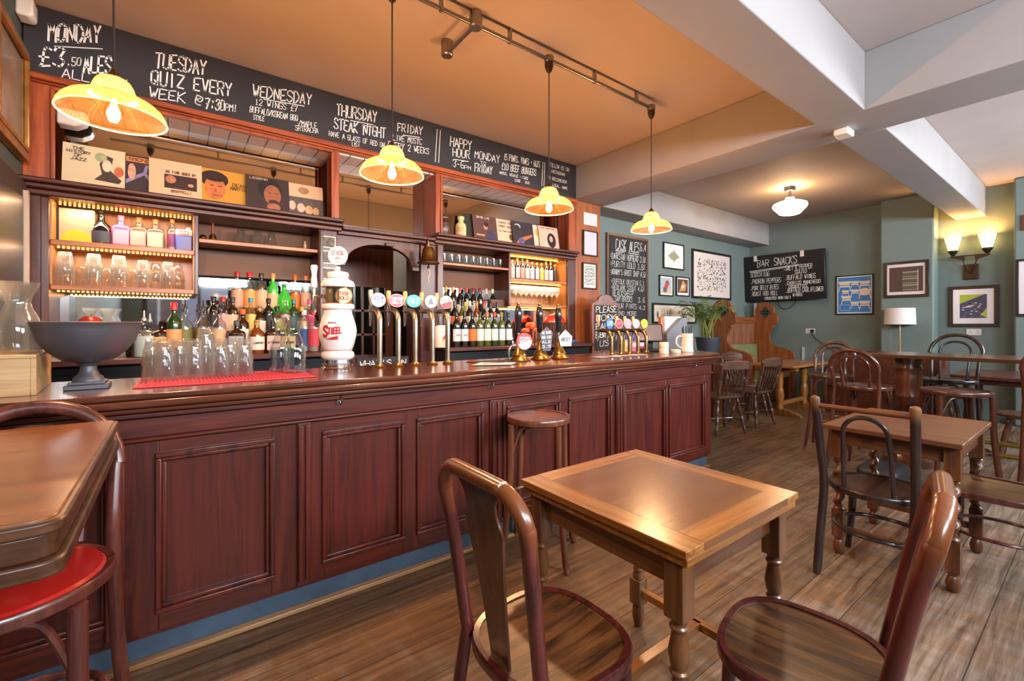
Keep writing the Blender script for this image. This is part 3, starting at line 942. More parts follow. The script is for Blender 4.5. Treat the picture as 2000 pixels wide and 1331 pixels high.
def bottle(kind, x, y, z, gl, lab, cap, liq=None, sc=1., label='', group=None, text=None, band=(None, None), nk=None):
    prof, l0, l1, cz, sides = KIND[kind]
    seg = 16
    def body():
        m = MB()
        if sides == 4:
            vs, fs = [], []
            for r, h in prof:
                for i in range(16):
                    a = 2 * PI * (i + .5) / 16
                    c, s = math.cos(a), math.sin(a)
                    p = 6 if h < .15 else 2
                    q = (abs(c) ** p + abs(s) ** p) ** (-1 / p)
                    vs.append((r * c * q, r * s * q * .8, h))
            for j in range(len(prof) - 1):
                for i in range(16):
                    fs.append((j * 16 + i, j * 16 + (i + 1) % 16, (j + 1) * 16 + (i + 1) % 16, (j + 1) * 16 + i))
            fs.append(tuple(range(16))[::-1])
            m.add(vs, fs)
        else:
            m.lathe(prof, seg=seg)
        return m.mesh('bottle', GLS[gl], 50)
    me = cached(('b', kind, gl), body)
    o = bpy.data.objects.new('wine_bottle' if kind in ('wine', 'burg') else 'liquor_bottle', me)
    COL.objects.link(o)
    o.location = (x, y, z)
    o.scale = (sc,) * 3
    o.rotation_euler = (0, 0, R(random.uniform(-12, 12)))
    tag(o, label, 'bottle', group)
    l0, l1 = band[0] or l0, band[1] or l1
    def lb():
        m = MB()
        r = max(q[0] for q in prof)
        if sides == 4:
            m.bx(-r * .8, r * .8, -r * .8 - .0025, -r * .8 - .0005, l0, l1)
        else:
            m.lathe([(r + .0008, l0), (r + .0008, l1)], seg=12, cap=False, arc=(R(-165), R(-15)))
        return m.mesh('label', mat(lab, .6), 50)
    if lab:
        obj('label', cached(('l', kind, lab, l0, l1), lb), None, o)
        if text:
            m = MB()
            r = max(q[0] for q in prof)
            write(m, text, -r * .7, r * .7, (l0 + l1) / 2 - .004, .012, -r * (.8 if sides == 4 else 1.) - .004, .0025, 0, .1)
            obj('lettering', m, mat('#2a2020', .7), o, smooth=0)
    if cap:
        rr = .017
        top = prof[-1][1]
        obj('cap', cached(('c', kind, cap), lambda: MB().lathe([(rr - .0005, cz + .02 if kind in ('wine', 'burg') else top - .03), (rr + .0005, top + .002), (rr - .002, top + .005)], seg=12).mesh('cap', mat(cap, .35), 50)), None, o)
    if nk:
        top = prof[-1][1]
        obj('pourer', cached(('p', nk), lambda: MB().lathe([(.012, top), (.012, top + .012), (.006, top + .02), (.004, top + .06)], seg=8).mesh('pourer', mat(nk, .3, .6 if nk == '#c9c8c8' else 0), 50)), None, o)
    if liq:
        def lq():
            f = .72
            pr = [(max(.001, r - .003), h + .003) for r, h in prof if h < f * cz]
            pr.append((pr[-1][0], f * cz))
            return MB().lathe(pr, seg=12, sq=.8 if sides == 4 else 1).mesh('liquid', mat(liq, .15, coat=.3), 50)
        obj('liquid', cached(('q', kind, liq), lq), None, o)
    return o

random.seed(4)
ORD = ['first', 'second', 'third', 'fourth', 'fifth', 'sixth', 'seventh', 'eighth', 'ninth', 'tenth', 'eleventh', 'twelfth', 'thirteenth', 'fourteenth', 'fifteenth', 'sixteenth']
# stepped riser under the bottles
def riser(xa, xb, label):
    r = thing('bottle_riser', label, 'riser', ((xa + xb) / 2, 0, 1.115))
    w = (xb - xa) / 2
    obj('lower_step', MB().bx(-w, w, 3.875, 4.215, 0, .125), DRK_X, r, .003)
    obj('upper_step', MB().bx(-w, w, 4.0, 4.215, .1255, .3), DRK_X, r, .003)
riser(.19, .93, 'dark stepped wooden riser under the spirit bottles before the bar mirror')
riser(2.1, 2.85, 'dark stepped wooden riser under the wine bottles before the bar mirror')

# wine bottles: three tiers
W1 = [('dark', '#e2dcdf', '#2a2a2e', '2'), ('dark', '#e2dcdf', '#2a2a2e', '2'), ('dark', '#e8702a', '#2b2024', None), ('olive', '#e6e1dc', '#2c2a2a', None), ('olive', '#e9e3d8', '#b0683c', None), ('green', '#e9e2d6', '#a5243a', None), ('olive', '#d8d6e0', '#8d7a2e', None), ('dark', '#d9d2d2', '#1f1f22', None)]
cn = {'#e2dcdf': 'white figure two label', '#e8702a': 'plain orange label', '#e6e1dc': 'white label', '#e9e3d8': 'cream label', '#e9e2d6': 'ivory label', '#d8d6e0': 'pale grey label', '#d9d2d2': 'low white label', '#c93a52': 'crimson label', '#efe6cf': 'straw label'}
gn = {'dark': 'dark', 'olive': 'olive green', 'green': 'green', 'brown': 'brown', 'clear': 'clear', 'lime': 'bright green', 'pink': 'pink', 'amber': 'amber'}
for i, (g_, l_, c_, t_) in enumerate(W1):
    x = 2.175 + i * .0885
    bottle('wine', x, 3.78, 1.115, g_, l_, c_, None, 1.06, '%s wine bottle with %s, %s in the front wine row' % (gn[g_], cn[l_], ORD[i]), 'wine bottles on the back counter', t_)
W2 = [('dark', '#d9c3c8', '#1d1d20'), ('dark', '#e8702a', '#5c5a5c'), ('olive', '#ddc6bd', '#1d1d20'), ('dark', '#e4dccb', '#d8d2c4'), ('amber', '#e6dcc6', '#c26b35'), ('dark', '#e8dfcf', '#a5243a'), ('dark', '#cfc9cc', '#26262a'), ('dark', '#b9b4b6', '#3a3a3e')]
for i, (g_, l_, c_) in enumerate(W2):
    x = 2.16 + i * .086
    bottle('burg' if i % 3 == 2 else 'wine', x, 3.935, 1.24, g_, l_, c_, None, 1.02, '%s wine bottle, %s in the middle row of the wine riser' % (gn[g_], ORD[i]), 'wine bottles on the wine riser', band=(.09, .17) if i < 4 else (None, None))
W3 = [('brown', None, '#3a2a1a'), ('olive', '#ded3c0', '#c8a24e'), ('brown', '#d8cdbb', '#d0a050'), ('dark', '#e4ddd0', '#b5502e'), ('dark', '#e0c87e', '#c8482c'), ('dark', '#cfc6c0', '#8f1f36'), ('dark', None, '#7a1a2e'), ('clear', '#e8e0da', '#d9a890'), ('dark', '#d8d2c8', '#e0d2a8')]
for i, (g_, l_, c_) in enumerate(W3):
    x = 2.15 + i * .083
    bottle('burg' if i % 2 else 'wine', x, 4.1, 1.415, g_, l_, c_, '#c98f8a' if g_ == 'clear' else None, .95, '%s wine bottle, %s in the top row of the wine riser' % (gn[g_], ORD[i]), 'wine bottles on the wine riser')

# spirits: front row on the counter, then two steps
S1 = [('square', 'clear', None, None, '#d8dcd6', -.15, '#c9c8c8', 'square clear syrup bottle with steel pourer behind the inverted tumblers'), ('square', 'brown', '#dba25a', None, None, -.06, None, 'square brown bottle with orange label behind the inverted tumblers'),
      ('wine', 'green', '#e5a06a', '#c8282c', None, .005, None, 'tall green bottle with red foil behind the olive green spout bottle'), ('spir', 'clear', '#73713f', None, '#8d8a4a', .065, '#1d1d1f', 'clear spout bottle wrapped in olive paper, the one nearer the till mirror end'),
      ('spir', 'clear', '#73713f', None, '#b98450', .165, '#1d1d1f', 'clear spout bottle wrapped in olive paper with amber spirit showing on top'), ('spir', 'clear', '#d8b48c', None, '#b9b0c0', .262, '#1d1d1f', 'clear spout bottle with a tan paper label'),
      ('square', 'brown', '#a9b4bd', '#3c4652', None, .365, None, 'broad brown bottle with pale blue label and slate cap'), ('spir', 'brown', '#e8e0d2', '#d9602a', None, .405, None, 'slim dark bottle with long orange neck and small white label'),
      ('short', 'amber', '#e9e4dc', '#b08a4a', None, .49, None, 'round amber bottle with a black and white lettered label'), ('square', 'brown', '#e3b7ae', '#1d1a1c', None, .6, None, 'square almond liqueur bottle with pink label and black cap'),
      ('short', 'olive', '#e6cf9c', '#5a1f2a', None, .70, None, 'olive green whiskey bottle with cream shield label'), ('spir', 'clear', '#3c62a5', '#d8dadd', '#b9cbe0', .82, None, 'clear bottle with a blue label beside the water carafes'), ('spir', 'clear', '#c94a5a', '#c7272e', '#c9a8a8', .88, None, 'clear bottle with a patterned red label beside the beer tower')]
tx = {8: 'CAMPARI', 9: 'DISARONNO', 10: 'JAMESON', 1: 'SYRUP'}
for i, (k, g_, l_, c_, q, x, nk, lb) in enumerate(S1):
    bottle(k, x, 3.765 + (.035 if i % 2 else 0), 1.115, g_, l_, c_, q, 1.12, lb, 'spirit bottles behind the bar', tx.get(i), nk=nk)
S2 = [('spir', 'dark', '#2a2a2e', '#141416', None), ('spir', 'clear', '#e3b9b4', '#c7272e', '#d9b0a8'), ('spir', 'brown', '#e6d2b0', '#2b2f3a', None), ('short', 'clear', '#d98c4a', None, '#c77b2c'), ('spir', 'clear', '#e9c76a', '#3a8fae', '#e0b050'), ('short', 'brown', '#dcd2c4', '#b08a4a', None),
      ('spir', 'dark', '#1d1d20', '#161618', None), ('short', 'clear', '#d9c02c', '#1d1d1f', '#e2c93a'), ('spir', 'clear', '#d8a6a8', None, '#c9a0a4'), ('spir', 'green', '#2f6d70', '#2f7d86', None), ('short', 'clear', '#e0cfae', '#c9a24e', '#b98450'), ('spir', 'clear', '#d04a74', '#c04a7c', '#d97a98')]
for i, (k, g_, l_, c_, q) in enumerate(S2):
    bottle(k, .235 + i * .0595, 3.935, 1.24, g_, l_, c_, q, 1.0 if k == 'spir' else 1.05, '%s spirit bottle, %s along the lower step of the spirits riser' % (gn[g_], ORD[i]), 'spirit bottles on the riser')
S3 = [('spir', 'clear', '#d2a184', '#b5322e', '#c98f60'), ('spir', 'clear', '#e0a05a', '#d9262c', '#d0803a'), ('spir', 'clear', '#dcb08c', '#4a3226', '#d0a080'), ('wine', 'lime', '#e0b58a', '#e09a5a', None), ('dec', 'lime', None, '#2a7a3a', None), ('wine', 'clear', '#e0752a', '#e06a28', '#e57a1e'), ('spir', 'clear', '#dcb296', '#d97a5a', '#d0a080')]
for i, (k, g_, l_, c_, q) in enumerate(S3):
    bottle(k, .4 + i * .083, 4.1, 1.415, g_, l_, c_, q, 1.12 if k != 'wine' else 1.02, '%s spirit bottle, %s along the top step of the spirits riser' % (gn[g_], ORD[i]), 'spirit bottles on the riser')

# lit shelf, top: book, gins, tin
o = thing('recipe_book', 'standing book with a lime slice on its cover on the lit shelf', 'book', (-.5, 4.06, 1.853), R(-8))
obj('cover', MB().bx(-.085, .085, -.012, .012, 0, .225), mat('#a89e80', .6), o)
obj('spine', MB().bx(-.095, -.085, -.014, .014, 0, .226), BLACK, o)
obj('cover_picture', disc(MB(), .0, .0, .085, .09, -.0125, 24, 0, PI), mat('#a9b52c', .5), o, smooth=0)
GIN = [('dec', 'dark', '#3a3f4a', '#17171a', None, -.385, 'black round gin bottle with a slim neck on the lit shelf'), ('square', 'pink', '#e39ab0', '#d8688c', None, -.285, 'pink gin bottle with a pale pink label on the lit shelf'), ('square', 'clear', '#e8a79c', '#e0582e', '#d98a80', -.19, 'rosy gin bottle with orange stopper on the lit shelf'),
       ('square', 'clear', '#ecc0a2', '#dd5a2c', '#d8c0a6', -.1, 'pale gin bottle with orange stopper on the lit shelf'), ('spir', 'clear', '#7a3a6a', '#dd6a32', '#d0c8c8', -.005, 'clear gin bottle with a purple band on the lit shelf')]
for k, g_, l_, c_, q, x, lb in GIN:
    bottle(k, x, 4.08, 1.853, g_, l_, c_, q, 1.05 if k == 'dec' else (1.02 if k == 'square' else .8), lb, 'gin bottles on the lit shelf')
o = thing('tin', 'blue and white tin with a red badge at the end of the lit shelf', 'tin', (.065, 4.06, 1.853), R(-6))
obj('can', MB().bx(-.05, .05, -.03, .03, 0, .115), mat('#2f58b4', .3), o, .006)
obj('lid', MB().bx(-.05, .05, -.03, .03, .1155, .16), mat('#e4cfc0', .35), o, .006)
obj('cap', MB().lathe([(.014, .16), (.014, .176), (.01, .18)], .025, 0), WHITE, o)
t_ = MB(); rect(t_, -.03, .03, .122, .15, -.0315)
obj('badge', t_, mat('#c42a2e', .4), o, smooth=0)
obj('lettering', write(MB(), 'ENGINE', -.028, .028, .128, .016, -.0325, .003, 0, .1), WHITE, o, smooth=0)

# shelf right, syrups and wines
SY = [('spir', 'clear', '#c8322e', '#d9a24a', '#c23a2a'), ('spir', 'clear', '#d9c2b4', '#d9a24a', '#c8b8a8'), ('wine', 'dark', '#e6c8c0', '#d0a24a', None), ('wine', 'dark', '#d98a86', '#6a8a3a', None), ('wine', 'dark', '#e6cfc6', '#c8a04a', None), ('spir', 'brown', '#d9d2cc', '#c8a04a', None), ('spir', 'dark', '#d8b2bc', '#c8a04a', None), ('spir', 'clear', '#e0b25a', '#c8a04a', '#d9a848'), ('wine', 'brown', '#dfb7a8', '#c8a04a', None), ('wine', 'dark', '#e2cfc6', '#c8a04a', None), ('spir', 'dark', '#3a2a24', '#c8a04a', None)]
for i, (k, g_, l_, c_, q) in enumerate(SY):
    bottle(k, 2.985 + i * .072, 4.06, 1.838, g_, l_, c_, q, .76, '%s bottle, %s on the upper shelf beside the post' % (gn[g_], ORD[i]), 'bottles on the shelf beside the post', band=(.03, .19))

# ---- glasses
GG = glass('#fafcfc', .5, .05, name='drinking_glass', milk=.16)
GA = GG
def tumbler_me():
    m = MB()
    seg = 20
    prof = [(.042, 0), (.0405, .03), (.037, .06), (.036, .075), (.032, .08), (.027, .118), (.024, .122)]
    vs, fs = [], []
    for j, (r, h) in enumerate(prof):
        for i in range(seg):
            a = 2 * PI * i / seg
            k = r * (1 - (.035 if (i % 2 and 0 < j < 6) else 0))
            vs.append((k * math.cos(a), k * math.sin(a), h))
    for j in range(len(prof) - 1):
        for i in range(seg):
            fs.append((j * seg + i, j * seg + (i + 1) % seg, (j + 1) * seg + (i + 1) % seg, (j + 1) * seg + i))
    fs.append(tuple(range((len(prof) - 1) * seg, len(prof) * seg)))
    m.add(vs, fs)
    m.lathe([(.0375, .002), (.034, .06), (.024, .11), (.001, .112)], seg=seg, cap=False)
    return m.mesh('tumbler', GG, 25)
TUM = tumbler_me()
def glassobj(name, me, loc, label, cat, group, sc=1):
    o = bpy.data.objects.new(name, me)
    COL.objects.link(o)
    o.location = loc
    o.rotation_euler = (0, 0, random.uniform(0, 3))
    o.scale = (sc,) * 3
    return tag(o, label, cat, group)
gl_i = 0
SX = [(-.03, 2.53), (.075, 2.535), (.178, 2.54), (.275, 2.545), (-.075, 2.64), (.025, 2.64), (.127, 2.645), (.228, 2.65)]
rowname = ['front row'] * 4 + ['back row'] * 4
for i, (x, y) in enumerate(SX):
    n = 2 if i not in (6,) else 3
    for k in range(n):
        lv = ['lower', 'upper', 'topmost'][k]
        glassobj('tumbler', TUM, (x, y, 1.0775 + k * .056), 'inverted tumbler on the red bar mat, %s of the %s stack, %s' % (lv, ORD[i % 4], rowname[i]), 'glass', 'stacked tumblers on the red bar mat', 1.02)
for i in range(10):
    x = -.55 + i * .064
    for k in range(2):
        s_ = 1.25 if i in (0, 2, 4) else 1.08
        if i in (1, 3, 5) and k == 1:
            continue
        glassobj('tumbler', TUM, (x + (i % 3) * .004, 4.0 + .1 * (i % 2), 1.5755 + k * .058), 'inverted tall tumbler on the lit lower shelf, %s along, %s' % (ORD[i], ['standing on the shelf', 'stacked on another'][k]), 'glass', 'stacked tumblers on the lit shelf', s_)
for i, x in enumerate((.42, .535, .63)):
    glassobj('tumbler', TUM, (x, 4.05, 1.9455), '%s small tumbler upside down on the brown shelf beyond the brass hand bell' % ORD[i], 'glass', 'small tumblers on the brown shelf', 1.0)
def shot_me():
    return MB().lathe([(.02, 0), (.021, .012), (.024, .055), (.022, .056), (.019, .014), (.001, .012)], seg=12, cap=False).mesh('shot_glass', GG, 40)
SHOT = shot_me()
for r_ in range(2):
    for i in range(9):
        glassobj('shot_glass', SHOT, (2.145 + i * .085 + .03 * r_, 4.0 + r_ * .1, 1.9405), 'tiny shot glass, %s of the %s row on the high shelf over the wine bottles' % (ORD[i], ['front', 'rear'][r_]), 'glass', 'shot glasses on the high shelf', 1.7)
def wineg_me():
    return MB().lathe([(.034, 0), (.033, .003), (.006, .008), (.004, .02), (.004, .085), (.01, .095), (.032, .12), (.037, .15), (.033, .2), (.031, .2), (.035, .15), (.03, .123), (.001, .1)], seg=14, cap=False).mesh('wine_glass', GG, 50)
WG = wineg_me()
for r_ in range(2):
    for i in range(10):
        glassobj('wine_glass', WG, (2.975 + i * .077 + .03 * r_, 3.99 + r_ * .12, 1.5605), 'stemmed wine glass, %s of the %s row on the shelf beside the post' % (ORD[i], ['front', 'rear'][r_]), 'glass', 'wine glasses on the shelf beside the post', 1.05)
# small flasks and jars before the mirror by the bowl
for i, x in enumerate((-.52, -.45, -.39, -.33, -.27)):
    bottle('short', x, 3.9 + .05 * (i % 2), 1.115, 'clear', None, '#b9b7b4' if i % 2 else None, '#b0a8a0' if i == 3 else None, .8, 'small clear flask before the mirror, %s behind the pewter bowl' % ORD[i], 'small flasks before the mirror')
bottle('short', -.21, 3.86, 1.115, 'dark', None, '#141416', None, .85, 'small black capped flask before the mirror beside the pewter bowl', 'small flasks before the mirror')
# ================================================================== things standing on the bar
ZT = 1.0655
# pewter bowl
o = thing('footed_bowl', 'large pewter footed bowl at the wall end of the bar top', 'bowl', (-.275, 2.5, ZT))
PEW = mat('#5f5d63', .45, .45, var=.15, scale=7, bump=.05, name='pewter')
obj('bowl', MB().lathe([(.04, .105), (.075, .112), (.12, .15), (.15, .195), (.163, .24), (.168, .262), (.172, .266), (.166, .27), (.158, .262), (.145, .2), (.11, .15), (.06, .12), (.001, .115)], seg=40, cap=False), PEW, o)
obj('stem', MB().lathe([(.05, .03), (.046, .045), (.034, .055), (.026, .075), (.026, .09), (.042, .107)], seg=24), PEW, o)
obj('square_foot', MB().bx(-.066, .066, -.066, .066, 0, .018).bx(-.055, .055, -.055, .055, .018, .03), PEW, o, .003)
for i, (x, y, z, lb) in enumerate(((.0, .056, .155, 'added red apple low in the pewter bowl, on the back bar side'), (.056, 0, .155, 'added red apple low in the pewter bowl, on the till side'), (-.056, 0, .155, 'added red apple low in the pewter bowl, on the wall side'), (0, -.056, .155, 'added red apple low in the pewter bowl, on the street side'), (.005, .01, .212, 'added apple for a red reflection, just above the pewter bowl rim'))):
    ap = obj('apple', MB().lathe([(.001, 0), (.025, .002), (.04, .02), (.043, .042), (.036, .066), (.018, .08), (.004, .073)], seg=16), mat('#8d1f18', .3, var=.25, scale=20, name='reflection_red_fruit'))  # top apple stands in for a red reflection, the others hold it up
    obj('stalk', MB().tube([(0, 0, .072), (.004, 0, .09)], .002, 5), mat('#4a3420', .7), ap)
    ap.location = (-.275 + x, 2.5 + y, ZT + z)
    tag(ap, lb, 'fruit', 'added apples in the pewter bowl')
# pine crate with wavy carafes
PINE = wood('#b98a56', '#e2bb85', 'x', .55, 0)
o = thing('wooden_crate', 'pale pine crate under glass carafes at the wall end of the bar top', 'crate', (-.56, 2.58, ZT), R(4))
obj('end_board', MB().bx(-.145, -.13, -.235, .235, 0, .135), PINE, o, .002)
obj('end_board', MB().bx(.13, .145, -.235, .235, 0, .135), PINE, o, .002)
obj('side_board', MB().bx(-.13, .13, -.235, -.22, 0, .135), PINE, o, .002)
obj('side_board', MB().bx(-.13, .13, .22, .235, 0, .135), PINE, o, .002)
obj('top_board', MB().bx(-.145, .145, -.235, .235, .1355, .148), PINE, o, .002)
CARP = [(.062, 0), (.066, .01), (.066, .09), (.058, .13), (.04, .17), (.034, .195), (.04, .225), (.055, .255), (.06, .27), (.057, .27), (.038, .228), (.031, .195), (.037, .17), (.054, .13), (.062, .09), (.062, .012), (.001, .008)]
CAR = MB().lathe(CARP, seg=24, cap=False).mesh('carafe', GG, 50)
for i, (x, y) in enumerate(((-.47, 2.49), (-.6, 2.45), (-.5, 2.66), (-.63, 2.62))):
    glassobj('carafe', CAR, (x, y, ZT + .1485), 'empty waisted glass carafe on the pine crate, %s' % ['at the front corner by the bowl', 'at the front corner by the wall', 'at the rear corner by the bowl', 'at the rear corner by the wall'][i], 'carafe', 'glass carafes on the pine crate', 1.0)
# red bar mat
o = thing('bar_mat', 'red rubber bar mat under tumblers and carafes on the bar top', 'bar mat', (.215, 2.55, ZT))
RED = mat('#c8343c', .5, name='red_rubber')
obj('mat_base', MB().bx(-.345, .345, -.2, .2, 0, .006), RED, o, .002)
m = MB()
for i in range(44):
    for j in range(24):
        x, y = -.33 + i * .0153, -.185 + j * .016
        m.bx(x - .0032, x + .0032, y - .0032, y + .0032, .006, .0115)
k = obj('rubber_nub', m, RED, o, smooth=0)
k['kind'] = 'stuff'
# two carafes of water
for i, (x, y, lb) in enumerate(((.5, 2.53, 'square glass water carafe, the nearer of two on the red bar mat'), (.46, 2.67, 'square glass water carafe, the one behind on the red bar mat'))):
    o = thing('water_carafe', lb, 'carafe', (x, y, ZT + .012), R(10), 'water carafes on the red mat')
    prof = [(.052, 0), (.054, .008), (.053, .12), (.046, .15), (.03, .19), (.026, .21), (.032, .24), (.046, .285), (.044, .285), (.029, .24), (.0235, .21)]
    obj('carafe_body', MB().lathe(prof, seg=24, cap=False), glass('#eef5f5', .7, .07, name='carafe_glass'), o)
    obj('water', MB().lathe([(.049, .006), (.049, .118), (.046, .125)], seg=20), glass('#e3eef0', .4, .06, name='water'), o)

# ---- white ceramic beer tower
CER = mat('#ece6e2', .18, coat=.6, name='white_ceramic')
o = thing('beer_tower', 'tall white ceramic beer tower with red lettering and a round badge on top', 'beer tower', (.775, 2.735, ZT))
obj('chrome_base', MB().lathe([(.09, 0), (.092, .01), (.086, .016), (.088, .03), (.08, .036), (.078, .055)], seg=32), CHROME, o)
obj('ceramic_body', MB().lathe([(.078, .055), (.09, .065), (.094, .08), (.088, .098), (.078, .104), (.082, .115), (.094, .15), (.104, .195), (.106, .225), (.1, .26), (.088, .3), (.08, .325), (.078, .345), (.09, .352), (.094, .365), (.09, .378), (.08, .382)], seg=40), CER, o)
obj('glass_collar', MB().lathe([(.076, .382), (.076, .475)], seg=32), glass('#d9c9a0', .5, .15, name='beer_glass_collar'), o)
obj('inner_pipe', MB().lathe([(.03, .382), (.03, .475)], seg=16), STEEL, o)
obj('ceramic_cap', MB().lathe([(.08, .475), (.092, .48), (.095, .495), (.088, .512), (.066, .525), (.058, .53), (.058, .54), (.062, .552), (.058, .565), (.03, .572), (.014, .574), (.012, .6)], seg=40), CER, o)
red = mat('#b3202c', .4, name='red_print')
aim = R(-33)   # the print faces the drinkers on the street side
g = MB()
for z in (.112, .347, .383, .53):
    rr = {.112: .0815, .347: .0795, .383: .081, .53: .0587}[z]
    g.tube([(rr * math.cos(2 * PI * i / 40), rr * math.sin(2 * PI * i / 40), z) for i in range(40)], .0016, 5, True)
obj('red_line', g, red, o)
# lettering wrapped on the belly
def wrap(mb, zc, rad, a0):
    mb.v = [((rad + .001) * math.sin(a0 + x / rad), -(rad + .001) * math.cos(a0 + x / rad), zc + z) for x, y, z in mb.v]
    return mb
t = MB()
write(t, 'S', -.056, -.026, -.012, .056, 0, .013, 0, .1, 1, .1)
write(t, 'TIEGL', -.024, .054, .0, .034, 0, .008, .08, .15, 2, .08)
for i in range(5):
    rect(t, -.03 + i * .013, -.018 + i * .013, -.03, -.024 + i * .0035, 0)
obj('lettering', wrap(t, .205, .1062, R(-37) + .06), red, o, smooth=0)
t = MB()
for i in range(4):
    disc(t, -.018 + i * .012, .012, .005, .006, 0, 8)
line(t, -.03, .0, .03, .004, 0, .003)
obj('crest', wrap(t, .258, .1008, R(-37) + .06), mat('#6a6460', .5), o, smooth=0)
def badge(parent, cx, cy, cz, r, face, rim, az, text=None, tcol='#b3202c', band=None, rz_=None, name='badge'):
    """round or oval lens with a coloured face, turned by az about z"""
    M = Matrix.Translation((cx, cy, cz)) @ Matrix.Rotation(az, 4, 'Z')
    rz_ = rz_ or r
    m = MB(M)
    n = 28
    poly = [(r * math.cos(2 * PI * i / n), rz_ * math.sin(2 * PI * i / n)) for i in range(n)]
    m.prism(poly, -.006, .006, 'y')
    bo = obj(name, m, mat(rim, .35), parent, .0015)
    obj('badge_face', disc(MB(M), 0, 0, r * .9, rz_ * .9, -.0065, 28), mat(face, .35), bo, smooth=0)
    if band:
        mm = MB(M)
        if band[0] == 'half':
            mm.quad(*[(r * .9 * math.cos(a), -.0068, rz_ * .9 * math.sin(a)) for a in [PI + .35 + i * PI / 14 * .95 for i in range(15)]])
        else:
            rect(mm, -r * .85, r * .85, -rz_ * .22, rz_ * .25, -.0068)
        obj('badge_band', mm, mat(band[1], .4), bo, smooth=0)
    if text:
        mm = MB(M)
        k = len(text)
        for i, s in enumerate(text):
            zz = (k / 2 - i - .5) * rz_ * 1.1 / k
            write(mm, s, -r * .68, r * .68, zz - rz_ * .32 / k - .001, rz_ * .75 / k, -.0072, max(.0018, r * .07), 0, .12, i + 5)
        obj('lettering', mm, mat(tcol, .5), bo, smooth=0)
    return bo
badge(o, 0, 0, .665, .056, '#f3ece6', '#c9c4c0', R(-30), ['STIEGL', '='], '#b3202c')
badge(o, .07 * math.sin(R(-25)) * -1 - .02, -.08, .425, .048, '#efe4cb', '#b59a5a', R(-30), ['STIEGL', 'GOLD'], '#b3202c')
# tower side handle: white turned tap lever
o2 = obj('tap_lever', MB().lathe([(.006, 0), (.008, .05), (.016, .055), (.018, .09), (.014, .13), (.02, .17), (.017, .185)], -.12, .05, .42, 14), CER, o)
obj('side_tap', MB().tube([(-.06, .03, .425), (-.12, .05, .425), (-.12, .05, .33)], .012, 8), CHROME, o)

# ---- keg taps
def tap(x, y, h, reach, face, rim, lb, grp, text=None, tcol='#ffffff', band=None, rx=.047, rz_=None, handle='#cfa66a', col=None, dr=0):
    o = thing('beer_tap', lb, 'beer tap', (x, y, ZT), 0, grp)
    obj('base_flange', MB().lathe([(.034, 0), (.036, .006), (.026, .012), (.02, .02)], seg=20), BRASS, o)
    pts = [(0, 0, .01), (0, 0, h - .09)] + [(0, reach * .62 * (1 - math.cos(t)), h - .09 + .075 * math.sin(t)) for t in [PI / 2 * i / 7 for i in range(1, 8)]] + [(0, reach, h - .015)]
    obj('column', MB().tube(pts, .0165, 12), col or mat('#a9a39d', .3, 1., var=.15, scale=9, dirt='#a08a6a', name='worn_chrome'), o)
    t = MB().tube([(0, reach - .01, h - .015), (0, reach + .045, h - .015)], .014, 10)
    t.tube([(0, reach + .03, h + .02), (0, reach + .03, h - .04), (0, reach + .04, h - .115)], [.012, .012, .006], 10)
    obj('tap_body', t, CHROME, o)
    obj('handle', MB().lathe([(.007, 0), (.011, .02), (.016, .075), (.013, .095)], 0, reach + .03, h + .02 + dr, 12), mat(handle, .4), o)
    badge(o, 0, reach * .2, h + .045, rx, face, rim, R(-8), text, tcol, band, rz_)
    return o
G1 = 'five tall beer taps beside the white tower'
for a in ((1.0, '#dfe0ea', '#8f9aa8', 'beer tap with a pale round badge, next to the white tower', ['SESSION', 'IPA'], '#5a6ab8', None, .045, None, '#b8b4ae'),
          (1.118, '#d84a5e', '#e8b0b4', 'beer tap with a red oval badge', ['CAMDEN', 'HELLS'], '#f6efe8', None, .05, .042, '#cfa66a'),
          (1.232, '#45b4bc', '#2c8f9a', 'beer tap with a turquoise oval badge', ['PALE'], '#d9f0ee', None, .05, .042, '#cfa66a'),
          (1.352, '#e4d9d4', '#8fa0a8', 'beer tap with a white badge picturing a small bell', None, '#8a6a5a', None, .043, None, '#cfa66a'),
          (1.465, '#e6e3e4', '#9aa0a4', 'beer tap with a badge half white half red', ['IPA'], '#3a4450', ('half', '#d23a40'), .045, None, '#cfa66a')):
    tp = tap(a[0], 2.66, .365, .13, a[1], a[2], a[3], G1, a[4], a[5], a[6], a[7], a[8], a[9])
    if a[4] is None:
        bd = [c for c in tp.children if c.name.startswith('badge')][0]
        M = Matrix.Translation((0, .026, .41)) @ Matrix.Rotation(R(-8), 4, 'Z')
        mm = MB(M).quad((-.02, -.0072, -.018), (.02, -.0072, -.018), (.01, -.0072, .008), (.0, -.0072, .026), (-.01, -.0072, .008))
        obj('bell_emblem', mm, mat('#6f8088', .5), bd, smooth=0)
G2 = 'five brass beer taps at the far end of the bar'
for a in ((3.0, '#2f6ea8', '#1c4a78', 'brass beer tap with a blue shield badge', ['LUPO'], '#dfe8ef'), (3.122, '#a8303c', '#e8d0d0', 'brass beer tap with a dark red badge', ['==='], '#f0e0dc'), (3.24, '#dd8a98', '#f0d0d4', 'brass beer tap with a pink scalloped badge', ['*'], '#f6e8e8'),
          (3.358, '#a9a0a2', '#d0c8c8', 'brass beer tap with a grey badge', ['O'], '#e8e4e4'), (3.478, '#d6cf3a', '#a8a42c', 'brass beer tap with a yellow green badge', ['HOP'], '#6a7020')):
    tap(a[0], 2.57, .225, .12, a[1], a[2], a[3], G2, a[4], a[5], None, .043, .05 if a[1] == '#2f6ea8' else None, '#cfa66a', mat('#8f8272', .3, 1., var=.2, scale=9, dirt='#96763f', name='worn_brass_pipe'))

